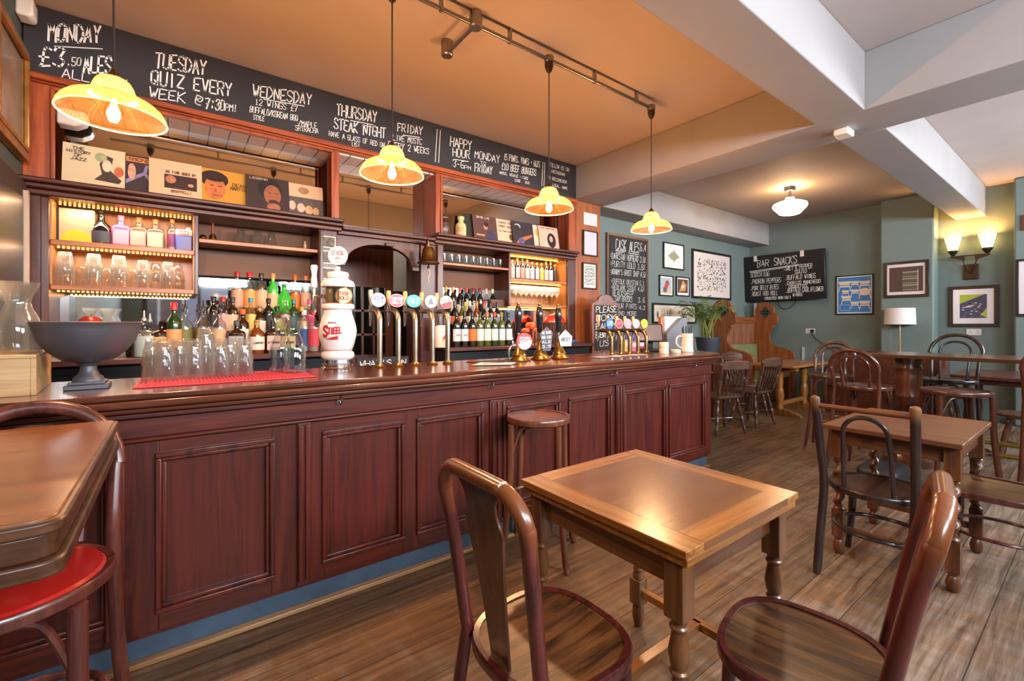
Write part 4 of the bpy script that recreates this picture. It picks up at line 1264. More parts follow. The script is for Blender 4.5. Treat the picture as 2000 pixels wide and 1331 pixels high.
# ---- hand pulls
def hand_pull(x, lb):
    o = thing('hand_pull', lb, 'hand pump', (x, 2.55, ZT), 0, 'three cask ale hand pumps')
    obj('brass_base', MB().lathe([(.075, 0), (.078, .006), (.06, .018), (.05, .03), (.052, .042), (.042, .055), (.03, .085), (.024, .1), (.022, .13), (.012, .14)], seg=28), BRASS, o)
    hm = MB().tube([(0, .01, .12), (0, .012, .2)], .012, 10)
    obj('lever', hm, STEEL, o)
    obj('handle', MB().lathe([(.012, .2), (.02, .215), (.021, .25), (.026, .31), (.027, .34), (.02, .385), (.012, .395)], 0, .014, 0, 18), mat('#1b1a1e', .2, coat=.5, name='black_pump_handle'), o)
    obj('finial', MB().lathe([(.012, .395), (.009, .4), (.013, .408), (.008, .42), (.001, .424)], 0, .014, 0, 14), BRASS, o)
    obj('clip_bracket', MB().bx(-.006, .006, -.03, .012, .11, .17), BRASS, o)
    obj('drip_spout', MB().tube(spline([(.05, .03, 0), (.05, .03, .1), (.05, .05, .125), (.05, .1, .1)], 5), .006, 8), STEEL, o)
    return o
o = hand_pull(1.985, 'hand pump with a round red and white ale clip')
badge(o, .012, -.04, .14, .062, '#d4555a', '#c04a50', R(-14), ['STORM', 'WEST', 'CIDER'], '#f3e6e2', ('half', '#efe6e2'), name='pump_clip')
o = hand_pull(2.185, 'hand pump with a slate coffin shaped clip chalked by hand')
M = Matrix.Translation((.015, -.045, .15)) @ Matrix.Rotation(R(-14), 4, 'Z')
k = obj('pump_clip', MB(M).prism([(-.03, -.085), (.035, -.085), (.055, .05), (.005, .095), (-.055, .045)], -.004, .004, 'y'), mat('#5a5d66', .6, name='slate'), o, .002)
t = MB(M)
for i, s in enumerate(('THE SHORT', 'RED DOG', 'ALE', '3.5')):
    write(t, s, -.04, .04, .04 - i * .034, .018, -.0048, .0032, .05, .25, i)
obj('lettering', t, CHALK, k, smooth=0)
o = hand_pull(2.375, 'hand pump with a white five sided ale clip')
M = Matrix.Translation((.02, -.045, .155)) @ Matrix.Rotation(R(-14), 4, 'Z')
k = obj('pump_clip', MB(M).prism([(-.045, -.06), (.05, -.06), (.058, .015), (.0, .066), (-.06, .012)], -.004, .004, 'y'), mat('#ece4dc', .4), o, .002)
obj('lettering', write(MB(M), 'BEST', -.04, .042, -.02, .024, -.0048, .005, 0, .1), mat('#3a3434', .5), k, smooth=0)

# ---- papers, coasters, jars, mug, till
o = obj('paper_sheet', MB().quad((1.5, 2.42, 0), (1.72, 2.3, 0), (1.86, 2.42, 0), (1.66, 2.56, 0)).quad((1.5, 2.42, .002), (1.72, 2.3, .004), (1.86, 2.42, .002), (1.66, 2.56, .003)), mat('#d9ccd2', .7), smooth=0)
o.location.z = ZT + .0015
tag(o, 'curling white printed sheet lying on the bar before the hand pumps', 'paper')
o = obj('bar_towel', MB().bx(1.62, 2.02, 2.44, 2.66, ZT, ZT + .004), mat('#3a3234', .9, bump=.3, scale=60), bevel=.001)
o.location.y = .02
tag(o, 'dark bar runner lying on the bar behind the white sheet', 'bar runner')
o = obj('bar_runner', MB().bx(2.62, 3.25, 2.36, 2.49, ZT, ZT + .004), mat('#5a5458', .85, bump=.3, scale=60))
tag(o, 'grey bar runner below the far beer taps', 'bar runner')
for i in range(7):
    x = 2.7 + i * .085
    k = obj('beer_mat', MB().bx(-.045, .045, -.045, .045, 0, .0018), mat(['#d8a8a8', '#c86a6e', '#e0d4d0'][i % 3], .8))
    k.location = (x, 2.43 + .015 * (i % 2), ZT + .0042)
    k.rotation_euler.z = R(25 * i % 90)
    tag(k, 'card beer mat on the grey runner, %s from the hand pumps' % ORD[i], 'beer mat', 'beer mats on the grey runner')
CREAM = mat('#e3d7bd', .4, name='cream_wax')
for z, lb in ((0, 'cream jar lid stack, lower jar beside the till'), (.052, 'cream jar lid stack, upper jar beside the till')):
    o = obj('candle_jar', MB().lathe([(.04, 0), (.042, .004), (.042, .04), (.038, .044), (.041, .046), (.041, .0515)], seg=24), CREAM)
    o.location = (3.53, 2.42, ZT + z)
    tag(o, lb.replace('jar lid stack, ', 'candle jar, '), 'jar', 'cream candle jars')
o = obj('candle_jar', MB().lathe([(.045, 0), (.047, .004), (.047, .028), (.042, .032)], seg=24), CREAM)
o.location = (3.71, 2.42, ZT)
tag(o, 'low cream candle jar beside the stone tankard', 'jar', 'cream candle jars')
o = thing('tankard', 'pale stoneware tankard with handle holding black pens on the bar end', 'tankard', (3.93, 2.44, ZT))
obj('mug_body', MB().lathe([(.058, 0), (.061, .01), (.057, .02), (.055, .16), (.058, .172), (.056, .178), (.05, .17), (.05, .02), (.001, .015)], seg=28, cap=False), mat('#d9cabc', .3, coat=.4, name='stoneware'), o)
obj('handle', MB().tube(spline([(-.05, .02, .15), (-.085, .035, .15), (-.105, .045, .12), (-.1, .042, .07), (-.054, .022, .035)], 5), .008, 8), mat('#ddd0c2', .3, coat=.4), o)
pm = MB()
badge_m = MB(Matrix.Rotation(R(15), 4, 'Z'))
disc(badge_m, .02, .09, .018, .028, -.0565, 16)
obj('red_crest', badge_m, red, o, smooth=0)
for i in range(9):
    a_ = 2 * PI * i / 9
    k = obj('pen', MB().tube([(3.93 + .025 * math.cos(a_), 2.44 + .025 * math.sin(a_), ZT + .022), (3.93 + .043 * math.cos(a_), 2.44 + .043 * math.sin(a_), ZT + .235 + .008 * (i % 3))], .005, 6), mat('#26262a', .4))
    tag(k, 'black pen standing in the stone tankard', 'pen', 'pens in the tankard')
o = thing('menu_holder', 'grey slanted menu holder with white menus beside the stone tankard', 'menu holder', (4.06, 2.66, ZT), R(-14))
obj('holder', MB().prism([(-.12, 0), (.14, 0), (.14, .33), (.07, .33), (-.12, .17)], -.03, .03, 'y'), mat('#6a6c74', .5), o, .003)
obj('menu_sheet', MB().bx(-.1, .11, .031, .035, .02, .345), mat('#dcd9e6', .6), o)
obj('wooden_board', MB().bx(-.155, -.105, .02, .06, .0, .34), wood('#8a4a22', '#c07c46', 'z'), o, .003)
o = thing('till', 'touch screen till tilted on a black stand by the menu holder', 'till', (3.74, 2.72, ZT), R(-50))
obj('till_base', MB().bx(-.09, .09, -.09, .09, 0, .025).bx(-.03, .03, .01, .06, .02, .17), BLACK, o, .006)
M = Matrix.Translation((0, 0, .17)) @ Matrix.Rotation(R(-35), 4, 'X')
k = obj('screen', MB(M).bx(-.12, .12, -.012, .012, -.09, .11), mat('#17171b', .3), o, .006)
obj('screen_glass', rect(MB(M), -.108, .108, -.078, .098, -.0128), mat('#6e6a74', .15, coat=.5), k, smooth=0)

# ---- ship's bell and things at the arch
o = thing('ship_bell', 'brass bell hung from a bracket on the post by the arch', 'bell', (1.85, 3.72, 1.88))
OLDB = mat('#8d6a3c', .38, 1., var=.3, scale=14, name='old_brass')
obj('bell', MB().lathe([(.1, 0), (.102, .008), (.085, .02), (.066, .05), (.058, .09), (.052, .13), (.04, .15), (.012, .155)], seg=28), OLDB, o)
obj('crown', MB().tube([(0, 0, .15), (0, 0, .2)], .009, 8).tube(spline([(0, 0, .19), (.0, .02, .225), (.04, .12, .21), (.06, .18, .19)], 5), .009, 8), OLDB, o)
obj('clapper', MB().lathe([(.004, .05), (.006, -.02), (.014, -.03), (.01, -.045), (.003, -.05)], seg=10), OLDB, o)
obj('pull_rope', MB().tube(spline([(0, 0, -.045), (.012, 0, -.09), (-.004, 0, -.13), (.004, 0, -.17)], 4), .008, 6), mat('#b9a890', .9), o)
o = thing('card_sign', 'small black chalk sign leaning low in the doorway under the taps', 'sign', (1.18, 3.6, .0))
obj('board', MB().bx(-.02, .42, -.01, .01, .0, 1.06), mat('#1b1a1c', .6), o)
obj('chalk_lettering', write(MB(), "WHAT'S ON", .0, .4, .99, .045, -.0112, .006), CHALK, o, smooth=0)
o = thing('hand_bell', 'small brass hand bell with red wooden handle on the brown shelf', 'bell', (.235, 4.0, 1.9455))
obj('bell', MB().lathe([(.03, 0), (.031, .004), (.024, .02), (.018, .045), (.006, .052)], seg=20), BRASS, o)
obj('handle', MB().lathe([(.006, .05), (.01, .07), (.007, .1), (.011, .125), (.005, .14)], seg=12), mat('#7a3020', .35), o)
o = obj('brass_ornament', MB().lathe([(.012, 0), (.022, .01), (.024, .02), (.016, .035), (.006, .04)], seg=14), OLDB)
o.location = (.175, 4.0, 1.9455)
tag(o, 'small round brass ornament beside the hand bell', 'ornament')
o = obj('figurine', MB().lathe([(.016, 0), (.017, .006), (.009, .02), (.014, .035), (.006, .05), (.01, .06), (.003, .072)], seg=12), mat('#c9b08a', .5))
o.location = (.87, 4.0, 1.9455)
tag(o, 'tiny pale figurine at the end of the brown shelf by the arch', 'figurine')
# postcards pinned on the upright
for i, (z, h) in enumerate(((1.96, .1), (1.83, .11), (1.7, .1))):
    k = obj('postcard', MB().bx(.96, 1.085, 3.893, 3.8985, z, z + h), mat('#d9cfc6', .6))
    tag(k, ['topmost', 'middle', 'lowest'][i] + ' black and white postcard pinned on the upright behind the beer tower', 'postcard')
    f = MB()
    rect(f, .968, 1.077, z + .01, z + h - .01, 3.8922)
    obj('photo_print', f, mat('#6a6662', .6, var=.8, scale=30), k, smooth=0)

# ---- albums and jars on the ledges
def album(x0, x1, face, lb, shapes=(), z1=2.468, texts=(), y=4.0, grp='record sleeves on the ledge'):
    w = .305
    o = obj('record_sleeve', MB().bx(x0, x0 + w, 0, .004, 0, .305), mat(face, .55))
    o.location = (0, y, 2.2)
    o.rotation_euler = (R(-10), 0, 0)
    tag(o, lb, 'record sleeve', grp)
    by = {}
    for sh in shapes:
        kind, col = sh[0], sh[1]
        m = by.setdefault(col, MB())
        d = -.0006 - .0003 * len(by)
        if kind == 'r':
            rect(m, x0 + sh[2] * w, x0 + sh[3] * w, sh[4] * .305, sh[5] * .305, d)
        elif kind == 'e':
            disc(m, x0 + sh[2] * w, sh[3] * .305, sh[4] * w, sh[5] * .305, d, 22)
        else:
            m.quad(*[(x0 + u * w, d, v * .305) for u, v in sh[2]])
    for col, m in by.items():
        obj('cover_art', m, mat(col, .55, var=.3, scale=22), o, smooth=0)
    for i, (s, a, b_, z, h, c) in enumerate(texts):
        obj('lettering', write(MB(), s, x0 + a * w, x0 + b_ * w, z * .305, h * .305, -.0045, .0035, 0, .1, i), mat(c, .6), o, smooth=0)
    return o
album(-.565, 0, '#d8c7a0', 'cream THE HISTORY OF JAZZ record sleeve at the wall end of the ledge', (('p', '#4a3a34', [(.5, .25), (.62, .4), (.58, .62), (.66, .85), (.8, .8), (.76, .5), (.95, .3), (.9, .22)]), ('e', '#a8b080', .6, .78, .1, .1), ('e', '#c86a44', .9, .5, .08, .12), ('e', '#e0d0b0', .7, .6, .08, .14)),
      texts=(('THE', .14, .34, .87, .06, '#3a2a24'), ('HISTORY', .06, .44, .79, .06, '#3a2a24'), ('OF', .18, .3, .71, .06, '#3a2a24'), ('JAZZ', .12, .38, .63, .06, '#3a2a24')), y=3.985)
album(-.41, 0, '#3a2c30', 'dark purple record sleeve with an orange title strip, half hidden behind the jazz sleeve', (('r', '#d98a4a', .5, .95, .84, .96), ('p', '#8f86a8', [(.5, .3), (.82, .55), (.98, .3), (1., .38), (.86, .6), (.9, .8), (.84, .8), (.8, .62), (.5, .4)]), ('e', '#d8a084', .6, .6, .07, .2)), texts=(('AMOND', .52, .93, .865, .07, '#6a3a14'),), y=4.02)
album(-.135, 0, '#e3b890', 'plain peach AS TIME GOES BY record sleeve with a small dark photograph', (('r', '#3a2420', .28, .9, .32, .66), ('e', '#b87a5a', .4, .54, .1, .1), ('e', '#c89870', .78, .45, .06, .04)), texts=(('AS TIME GOES BY', .3, .88, .69, .055, '#3a2420'), ('GRAPPELLI', .4, .8, .22, .06, '#7a5a4a')), y=4.0)
album(.155, 0, '#c88f2c', 'yellow record sleeve with a large painted portrait of a dark haired man', (('e', '#2c1a14', .3, .74, .3, .22), ('e', '#c8743c', .32, .52, .22, .3), ('e', '#2c1a14', .33, .8, .26, .12), ('r', '#3a2018', .22, .3, .56, .585), ('r', '#3a2018', .38, .46, .56, .585), ('p', '#a3542a', [(.32, .55), (.36, .42), (.31, .41)]), ('r', '#8a3a28', .27, .4, .31, .335)), texts=(('DEAN', .68, .98, .62, .08, '#4a2410'), ('MARTIN', .64, .98, .52, .08, '#4a2410')), y=4.02)
album(.45, 0, '#33241f', 'dark brown record sleeve with a portrait of a bearded man resting on his hand', (('e', '#1d1310', .55, .66, .28, .3), ('e', '#9a5c3c', .6, .52, .2, .28), ('r', '#1d1310', .5, .58, .56, .58), ('r', '#1d1310', .66, .74, .56, .58), ('e', '#3a2018', .62, .33, .12, .07), ('e', '#a8684a', .62, .2, .16, .1)), texts=(('LEGEND', .08, .5, .9, .05, '#c8a890'),), y=3.99)
album(.72, 0, '#dcb08c', 'peach record sleeve with a round emblem over a row of banjos', (('r', '#5a5048', .0, 1., .1, .62), ('e', '#a87a50', .5, .82, .14, .1), ('e', '#d8b8a0', .2, .36, .09, .13), ('e', '#d8b8a0', .42, .32, .1, .13), ('e', '#d0a070', .62, .28, .1, .13), ('e', '#d0a070', .8, .26, .08, .12)), y=4.02)
album(2.42, 0, '#2c2a20', 'dark green record sleeve behind the old milk bottle', (('e', '#c8c0b0', .5, .3, .06, .16),), y=4.03)
album(2.52, 0, '#5a3a34', 'brown record sleeve showing a man in a blue jacket at the piano', (('p', '#3a3a58', [(.5, .1), (.6, .5), (.8, .5), (.95, .15)]), ('e', '#c88a68', .52, .6, .09, .12), ('e', '#2a1a16', .55, .68, .1, .09), ('r', '#c89a7a', .1, .45, .24, .3)), texts=(('SWING LIVE', .15, .7, .88, .07, '#e8d8c8'),), y=4.0)
album(2.84, 0, '#dcc0a0', 'cream lettered record sleeve in the middle of the far ledge', (('e', '#7a5a40', .62, .35, .1, .12),), texts=(('TAKES THE', .08, .72, .84, .06, '#6a4a3a'), ('STREET SWING', .08, .74, .7, .06, '#6a4a3a'), ('TO THE PARK', .06, .72, .52, .05, '#6a4a3a')), y=4.02)
album(3.03, 0, '#33282c', 'dark record sleeve with a white moon over an orange trumpet', (('e', '#d8d0c8', .25, .8, .14, .1), ('e', '#33282d', .22, .76, .14, .1), ('p', '#d8683a', [(.1, .1), (.3, .35), (.9, .55), (.95, .48), (.4, .2)]), ('e', '#5a5a88', .4, .25, .14, .14)), y=3.99)
album(3.26, 0, '#d8ccb0', 'pale record sleeve with a man in a white suit beside a yellow emblem', (('p', '#c8d0d0', [(.02, .1), (.05, .55), (.2, .6), (.34, .5), (.36, .1)]), ('e', '#c89068', .18, .74, .08, .11), ('e', '#2a2220', .18, .84, .08, .06), ('e', '#c8b060', .55, .72, .14, .15)), y=4.02)
album(3.43, 0, '#dcb8a0', 'pink record sleeve with a dark haired figure at the post end of the ledge', (('e', '#2c1c1a', .62, .45, .22, .3), ('e', '#d8a890', .6, .5, .09, .13), ('p', '#e0c8b0', [(.2, .1), (.3, .4), (.45, .2), (.5, .1)])), texts=(('MARY HOPKINS', .1, .8, .9, .04, '#8a5a4a'),), y=4.0)
o = thing('toby_jug', 'dark brown embossed lidded jug on the ledge next to the milk bottle', 'jug', (2.15, 4.0, 2.2005), R(-90))
obj('jug_body', MB().lathe([(.07, 0), (.076, .01), (.078, .12), (.07, .17), (.06, .18)], seg=24), mat('#4a2a1c', .3, var=.6, scale=40, bump=.8, coat=.3), o)
obj('lid', MB().lathe([(.06, .18), (.062, .19), (.045, .2), (.03, .225), (.01, .23)], seg=20), mat('#6a5a4c', .4, .5), o)
obj('handle', MB().tube(spline([(-.07, 0, .15), (-.105, 0, .15), (-.11, 0, .08), (-.072, 0, .04)], 4), .009, 8), mat('#4a2a1c', .3), o)
o = thing('milk_bottle', 'old pale glass milk bottle with red lettering beside the brown jug', 'bottle', (2.335, 3.97, 2.2005))
obj('bottle_body', MB().lathe([(.052, 0), (.056, .006), (.056, .12), (.05, .145), (.028, .165), (.026, .185), (.036, .195), (.036, .22), (.028, .226)], seg=24), mat('#dccf98', .25, coat=.4), o)
t = MB()
for i, s in enumerate(('MILK', 'FRESH', 'CAN')):
    write(t, s, -.035, .035, .09 - i * .03, .02, 0, .004, 0, .15)
t.v = [(.0568 * math.sin(x / .0568 + R(-32)), -.0568 * math.cos(x / .0568 + R(-32)), z) for x, y, z in t.v]
obj('lettering', t, mat('#c8642c', .5), o, smooth=0)
# fruit baskets etc. on the back counter near the post
WICK = mat('#6a3a22', .7, var=.5, scale=50, bump=.7, name='wicker')
o = thing('wicker_basket', 'brown wicker basket of oranges before the bar mirror near the post', 'basket', (3.24, 3.95, 1.1155))
obj('basket_body', MB().lathe([(.1, 0), (.12, .06), (.13, .13), (.125, .135), (.11, .06), (.09, .01)], seg=24), WICK, o)
for i in range(10):
    a_ = i * 2.4
    rr = .075 if i < 7 else .025
    k = obj('orange', MB().lathe([(.001, 0), (.025, .005), (.04, .025), (.044, .044), (.038, .066), (.02, .082), (.001, .086)], seg=14), mat('#c8562a', .5, bump=.1, scale=60))
    k.location = (3.24 + rr * math.cos(a_), 3.95 + rr * math.sin(a_), 1.1155 + (.09 if i < 7 else .155))
    tag(k, 'orange heaped in the wicker basket', 'fruit', 'oranges in the wicker basket')
o = thing('tall_basket', 'tall dark slatted basket stuffed with a red bag beside the post', 'basket', (3.58, 3.93, 1.1155))
m = MB()
for i in range(22):
    a_ = 2 * PI * i / 22
    m.tube([(.12 * math.cos(a_), .09 * math.sin(a_), 0), (.15 * math.cos(a_), .11 * math.sin(a_), .24)], .008, 6)
obj('basket_body', m.lathe([(.115, 0), (.145, .24)], seg=24, sq=.74), mat('#4a2a1e', .7), o)
bag = MB()
random.seed(9)
bag.lathe([(.12, .18), (.14, .25), (.12, .3), (.07, .33), (.02, .34)], seg=18, sq=.75)
bag.v = [(x + random.uniform(-.015, .015), y + random.uniform(-.012, .012), z + random.uniform(-.015, .015)) for x, y, z in bag.v]
k = obj('red_bag', bag, mat('#c8321f', .25, coat=.3, name='red_plastic'))
k.location = (3.58, 3.93, 1.1155)
tag(k, 'crumpled red plastic bag in the tall dark basket', 'bag')
for i, (x, h) in enumerate(((3.07, .15), (3.13, .12), (3.02, .1))):
    k = obj('copper_cup', MB().lathe([(.028, 0), (.034, h), (.03, h - .004), (.026, .006), (.001, .005)], seg=18, cap=False), mat('#b8694a', .25, 1., name='copper'))
    k.location = (x + .0, 3.72 + .02 * i, 1.1155)
    tag(k, ['tall', 'middle sized', 'short'][i] + ' copper cup on the back counter behind the hand pumps', 'cup', 'copper cups on the back counter')
o = obj('cloth', MB().bx(-.06, .06, -.03, .03, 0, .03), mat('#3a6ab0', .8), bevel=.01)
o.location = (3.8, 3.85, 1.1155 + .0)
tag(o, 'folded blue cloth on the back counter by the post', 'cloth')
o = thing('dispenser', 'tall white drum dispenser with a red stripe beside the wine bottles', 'dispenser', (1.98, 3.76, 1.1155))
obj('drum', MB().lathe([(.062, 0), (.064, .006), (.064, .2), (.06, .206)], seg=28), mat('#e0cdb8', .35), o)
obj('lid', MB().lathe([(.05, .2065), (.05, .23), (.045, .29)], seg=24), mat('#3a2420', .3), o)
t = MB()
line(t, .0, .08, .04, .12, -.0652, .012)
line(t, .0, .06, .04, .1, -.0652, .008)
obj('red_stripe', t, red, o, smooth=0)
o = obj('swan_neck_tap', MB().tube(spline([(0, 0, 0), (0, 0, .16), (.02, 0, .21), (.06, 0, .215), (.085, 0, .17), (.085, 0, .1)], 6), .011, 10), CHROME)
o.location = (2.15, 2.9, .94)
tag(o, 'curved chrome sink tap behind the bar next to the hand pumps', 'tap')
k = thing('bar_sink', 'dark steel sink unit behind the bar under the sink tap', 'sink', (2.25, 3.05, 0))
obj('cabinet', MB().bx(-.4, .4, -.17, .17, 0, .9), BLACK, k)
obj('basin_rim', MB().bx(-.42, .42, -.18, .18, .9, .94), STEEL, k, .004)
# ================================================================== chairs, stools and tables
def superell(rx, ry, n, p=2.6, taper=.0):
    out = []
    for i in range(n):
        a = 2 * PI * i / n
        c, s = math.cos(a), math.sin(a)
        q = (abs(c) ** p + abs(s) ** p) ** (-1 / p)
        y = ry * s * q
        out.append((rx * c * q * (1 + taper * y / ry), y))
    return out

def seat_parts(root, z, rx, ry, p, taper, rim_m, top_m, rim=.019, pad=None, cover=None):
    n = 48
    O = superell(rx, ry, n, p, taper)
    vs, fs = [], []
    prof = [(1 - .012 / rx, -.032), (1., -.026), (1.006, -.01), (1., 0), (.985, .005), (1 - rim / rx, .002), (1 - rim / rx, -.02)]
    for k, h in prof:
        vs += [(x * k, y * k, z + h) for x, y in O]
    for j in range(len(prof) - 1):
        fs += [(j * n + i, j * n + (i + 1) % n, (j + 1) * n + (i + 1) % n, (j + 1) * n + i) for i in range(n)]
    obj('seat_rim', MB().add(vs, fs), rim_m, root)
    k = 1 - rim / rx
    m = MB()
    rings = [(k, -.003), (.7 * k, -.008 if not pad else pad), (.35 * k, -.011 if not pad else pad * 1.3), (.03, -.012 if not pad else pad * 1.4)]
    if pad:
        rings = [(k, 0), (k * .96, pad * .6)] + rings[1:]
    vs, fs = [], []
    for kk, h in rings:
        vs += [(x * kk, y * kk, z + h) for x, y in O]
    for j in range(len(rings) - 1):
        fs += [(j * n + i, j * n + (i + 1) % n, (j + 1) * n + (i + 1) % n, (j + 1) * n + i) for i in range(n)]
    fs.append(tuple(range((len(rings) - 1) * n, len(rings) * n)))
    vs += [(x * k, y * k, z - .024) for x, y in O]
    fs.append(tuple(range(len(rings) * n, (len(rings) + 1) * n)))
    return obj('seat', m.add(vs, fs), cover or top_m, root)

def hoop(w0, wt, z0, z1, y0, lean, corner, n=8, ztop_in=0.):
    """back bow from (-w0, z0) over the top to (w0, z0), leaning back"""
    def Y(z):
        t = (z - z0) / (z1 - z0)
        return y0 - lean * (t * .8 + .2 * t * t)
    L = [(-w0, z0), (-(w0 * .55 + wt * .45), z0 + (z1 - z0) * .5), (-wt, z1 - corner)]
    pts = L[:1] + L[1:2]
    arc = [(-wt + corner - corner * math.cos(a), z1 - corner + corner * math.sin(a)) for a in [PI / 2 * i / n for i in range(n + 1)]]
    pts += arc
    full = pts + [(-x, z) for x, z in reversed(pts)]
    return [(x, Y(z), z) for x, z in full]

def bentwood(name, label, loc, rz, cat='chair', group=None, z=.455, rx=.205, ry=.2, p=2.7, taper=.06, top=.93, wt=.175, wb=.165, by=-.165, lean=.075, corner=.09, style='splat', frame=CHR_Z, top_m=SEAT_X, r=.0165, ring=True, arcs=False, cover=None, pad=None, foot=.035, back=True, tube_r=None):
    o = thing(name, label, cat, (loc[0], loc[1], 0), rz, group)
    seat_parts(o, z, rx, ry, p, taper, frame, top_m, pad=pad, cover=cover)
    lx, fy = rx * .72, ry * .72
    tall = z > .6
    for s in (-1, 1):
        obj('leg', MB().tube(spline([(s * lx, fy, z - .03), (s * lx * 1.03, fy * 1.05, z * .55), (s * (lx + foot * .7), fy + foot * .7, .08), (s * (lx + foot), fy + foot, 0)], 5), [r * 1.05] * 6 + [r * .95] * 5 + [r * .8] * 5, 10), frame, o)
    if not back:
        for s in (-1, 1):
            obj('leg', MB().tube(spline([(s * lx, -fy, z - .03), (s * lx * 1.03, -fy * 1.05, z * .55), (s * (lx + foot * .7), -fy - foot * .7, .08), (s * (lx + foot), -fy - foot, 0)], 5), r, 10), frame, o)
    else:
        if style == 'posts':
            for s in (-1, 1):
                pts = spline([(s * (wb + .0), by - .1, 0), (s * wb, by - .055, .2), (s * wb, by, z), (s * (wb + wt) / 2, by - lean * .45, (z + top) / 2), (s * wt, by - lean, top)], 6)
                tip = [(s * wt, by - lean - .002, top + .012), (s * wt, by - lean - .003, top + .018)]
                obj('back_post', MB().tube(pts + tip, [r * .85] + [r * 1.1] * (len(pts) - 2) + [r * 1.22, r * 1.0, r * .3], 12), wood('#1c1214', '#3f2b27', 'z', .3, .45, worn=('#9a6a44', .86, 1.0)), o)
            obj('crest_rail', MB().tube([(-wt, by - lean * .9, top - .035), (wt, by - lean * .9, top - .035)], r * .72, 10), wood('#43210f', '#8a4e2c', 'x', .35, .4), o)
            ih = hoop(wb * .55, wb * .5, z, top - .075, by + .02, lean * .8, wb * .48)
            obj('inner_bow', MB().tube(ih, r * .62, 8), frame, o)
        else:
            legs = [(-wb - foot * .6, by - .085, 0), (-wb - .01, by - .04, z * .45), (-wb, by, z)]
            hp = hoop(wb, wt, z, top, by, lean, corner)
            pts = spline(legs, 5)[:-1] + [Vector(q) for q in spline(hp, 3)] + list(reversed([Vector((-v.x, v.y, v.z)) for v in spline(legs, 5)[:-1]]))
            zz = [v.z for v in pts]
            rr = [(tube_r or r) * (1.12 if q > top - .12 else (1.0 if q > .1 else .85)) for q in zz]
            obj('back_frame', MB().tube(pts, rr, 12), frame, o)
            def Y(q):
                t = (q - z) / (top - z)
                return by - lean * (t * .8 + .2 * t * t)
            if style == 'splat':
                H = top - z
                half = [(.038, -.03), (.042, .04), (.048, H * .25), (.062, H * .5), (.078, H * .66), (.084, H * .74), (.074, H * .79), (.066, H * .83), (.068, H * .89), (.09, H * .95), (.115, H * .985)]
                mm = MB()
                n = len(half)
                vs = []
                for dy in (-.005, .005):
                    for s in (-1, 1):
                        vs += [(s * x, Y(z + h) + dy, z + h) for x, h in half]
                fs = []
                for i in range(n - 1):
                    fs += [(i, i + 1, n + i + 1, n + i), (2 * n + i, 3 * n + i, 3 * n + i + 1, 2 * n + i + 1), (i, 2 * n + i, 2 * n + i + 1, i + 1), (n + i, n + i + 1, 3 * n + i + 1, 3 * n + i)]
                fs += [(0, n, 3 * n, 2 * n), (n - 1, 3 * n - 1, 4 * n - 1, 2 * n - 1)]
                obj('splat', mm.add(vs, fs), wood('#35190f', '#744029', 'z', .28, .5), o, .002)
            elif style == 'bow':
                ih = hoop(wb * .6, wt * .6, z, z + (top - z) * .84, by + .012, lean * .84, wt * .55)
                obj('inner_bow', MB().tube(spline(ih, 2), r * .72, 8), frame, o)
    # stretcher ring / braces
    if ring:
        zr = z * .5 if not tall else z * .42
        k = 1.0 if not tall else 1.06
        rg = [(x * .86 * k, y * .86 * k + .0, zr) for x, y in superell(rx, ry, 28, 2.2)]
        obj('leg_ring', MB().tube(rg, r * .58, 8, True), frame, o)
    if arcs:
        for sx in (-1, 1):
            a = MB()
            a.tube(spline([(sx * lx * .15, fy, z - .04), (sx * lx * .6, fy * 1.0, z - .06), (sx * lx * .98, fy * 1.03, z - .2)], 5), r * .5, 7)
            obj('brace', a, frame, o)
            a = MB().tube(spline([(sx * lx, fy * .15, z - .04), (sx * lx, fy * .6, z - .06), (sx * lx * 1.02, fy * 1.0, z - .2)], 5), r * .5, 7)
            obj('brace', a, frame, o)
    return o

bentwood('bentwood_chair', 'brown bentwood chair with a vase shaped back splat at the nearest oak table', (.84, .945), R(-90), lean=.075, top=.945, wt=.185, frame=CHW_Z, group='vase back bentwood chairs', tube_r=.0185)
bentwood('bentwood_chair', 'brown bentwood chair seen edge on, tucked to the window side of the nearest oak table', (1.35, .495), R(11), lean=.105, top=.945, frame=CHW_Z, group='vase back bentwood chairs', tube_r=.0185)
bentwood('bentwood_chair', 'blackened bentwood chair with straight posts and an arched bow at the worn table', (3.03, .752), R(-90), style='posts', frame=DARKC, top_m=wood('#2a1710', '#5d3a27', 'y', .35, .3), top=.925, wt=.205, wb=.19, by=-.19, lean=.08, rx=.22, ry=.215, p=2.2, r=.019)
bentwood('bentwood_chair', 'bentwood chair with a wide plain seat on the window side of the worn table', (3.5, .36), R(0), style='bow', frame=CHR_Z, top_m=SEAT_X, rx=.225, ry=.225, p=3., top=.9)
bentwood('bar_stool', 'round topped bentwood stool standing before the bar panels', (1.69, 1.99), R(40), 'stool', z=.797, rx=.183, ry=.183, p=2., taper=0, back=False, frame=wood('#4a2416', '#8d5236', 'z', .3, .45), top_m=wood('#5a2a18', '#9a5a38', 'x', .28, .5), arcs=True, foot=.055, r=.0175)
LS = bentwood('bar_stool', 'tall bentwood bar stool with glossy red seat pushed under the high table', (-.345, 1.70), R(180), 'stool', z=.655, rx=.215, ry=.215, p=2., taper=0, style='bow', top=1.06, wt=.2, wb=.19, by=-.22, lean=.12, corner=.195, arcs=True, frame=CHR_Z, cover=mat('#b3201c', .22, coat=.5, var=.15, scale=4, name='red_vinyl'), pad=.014, foot=.05, r=.02)
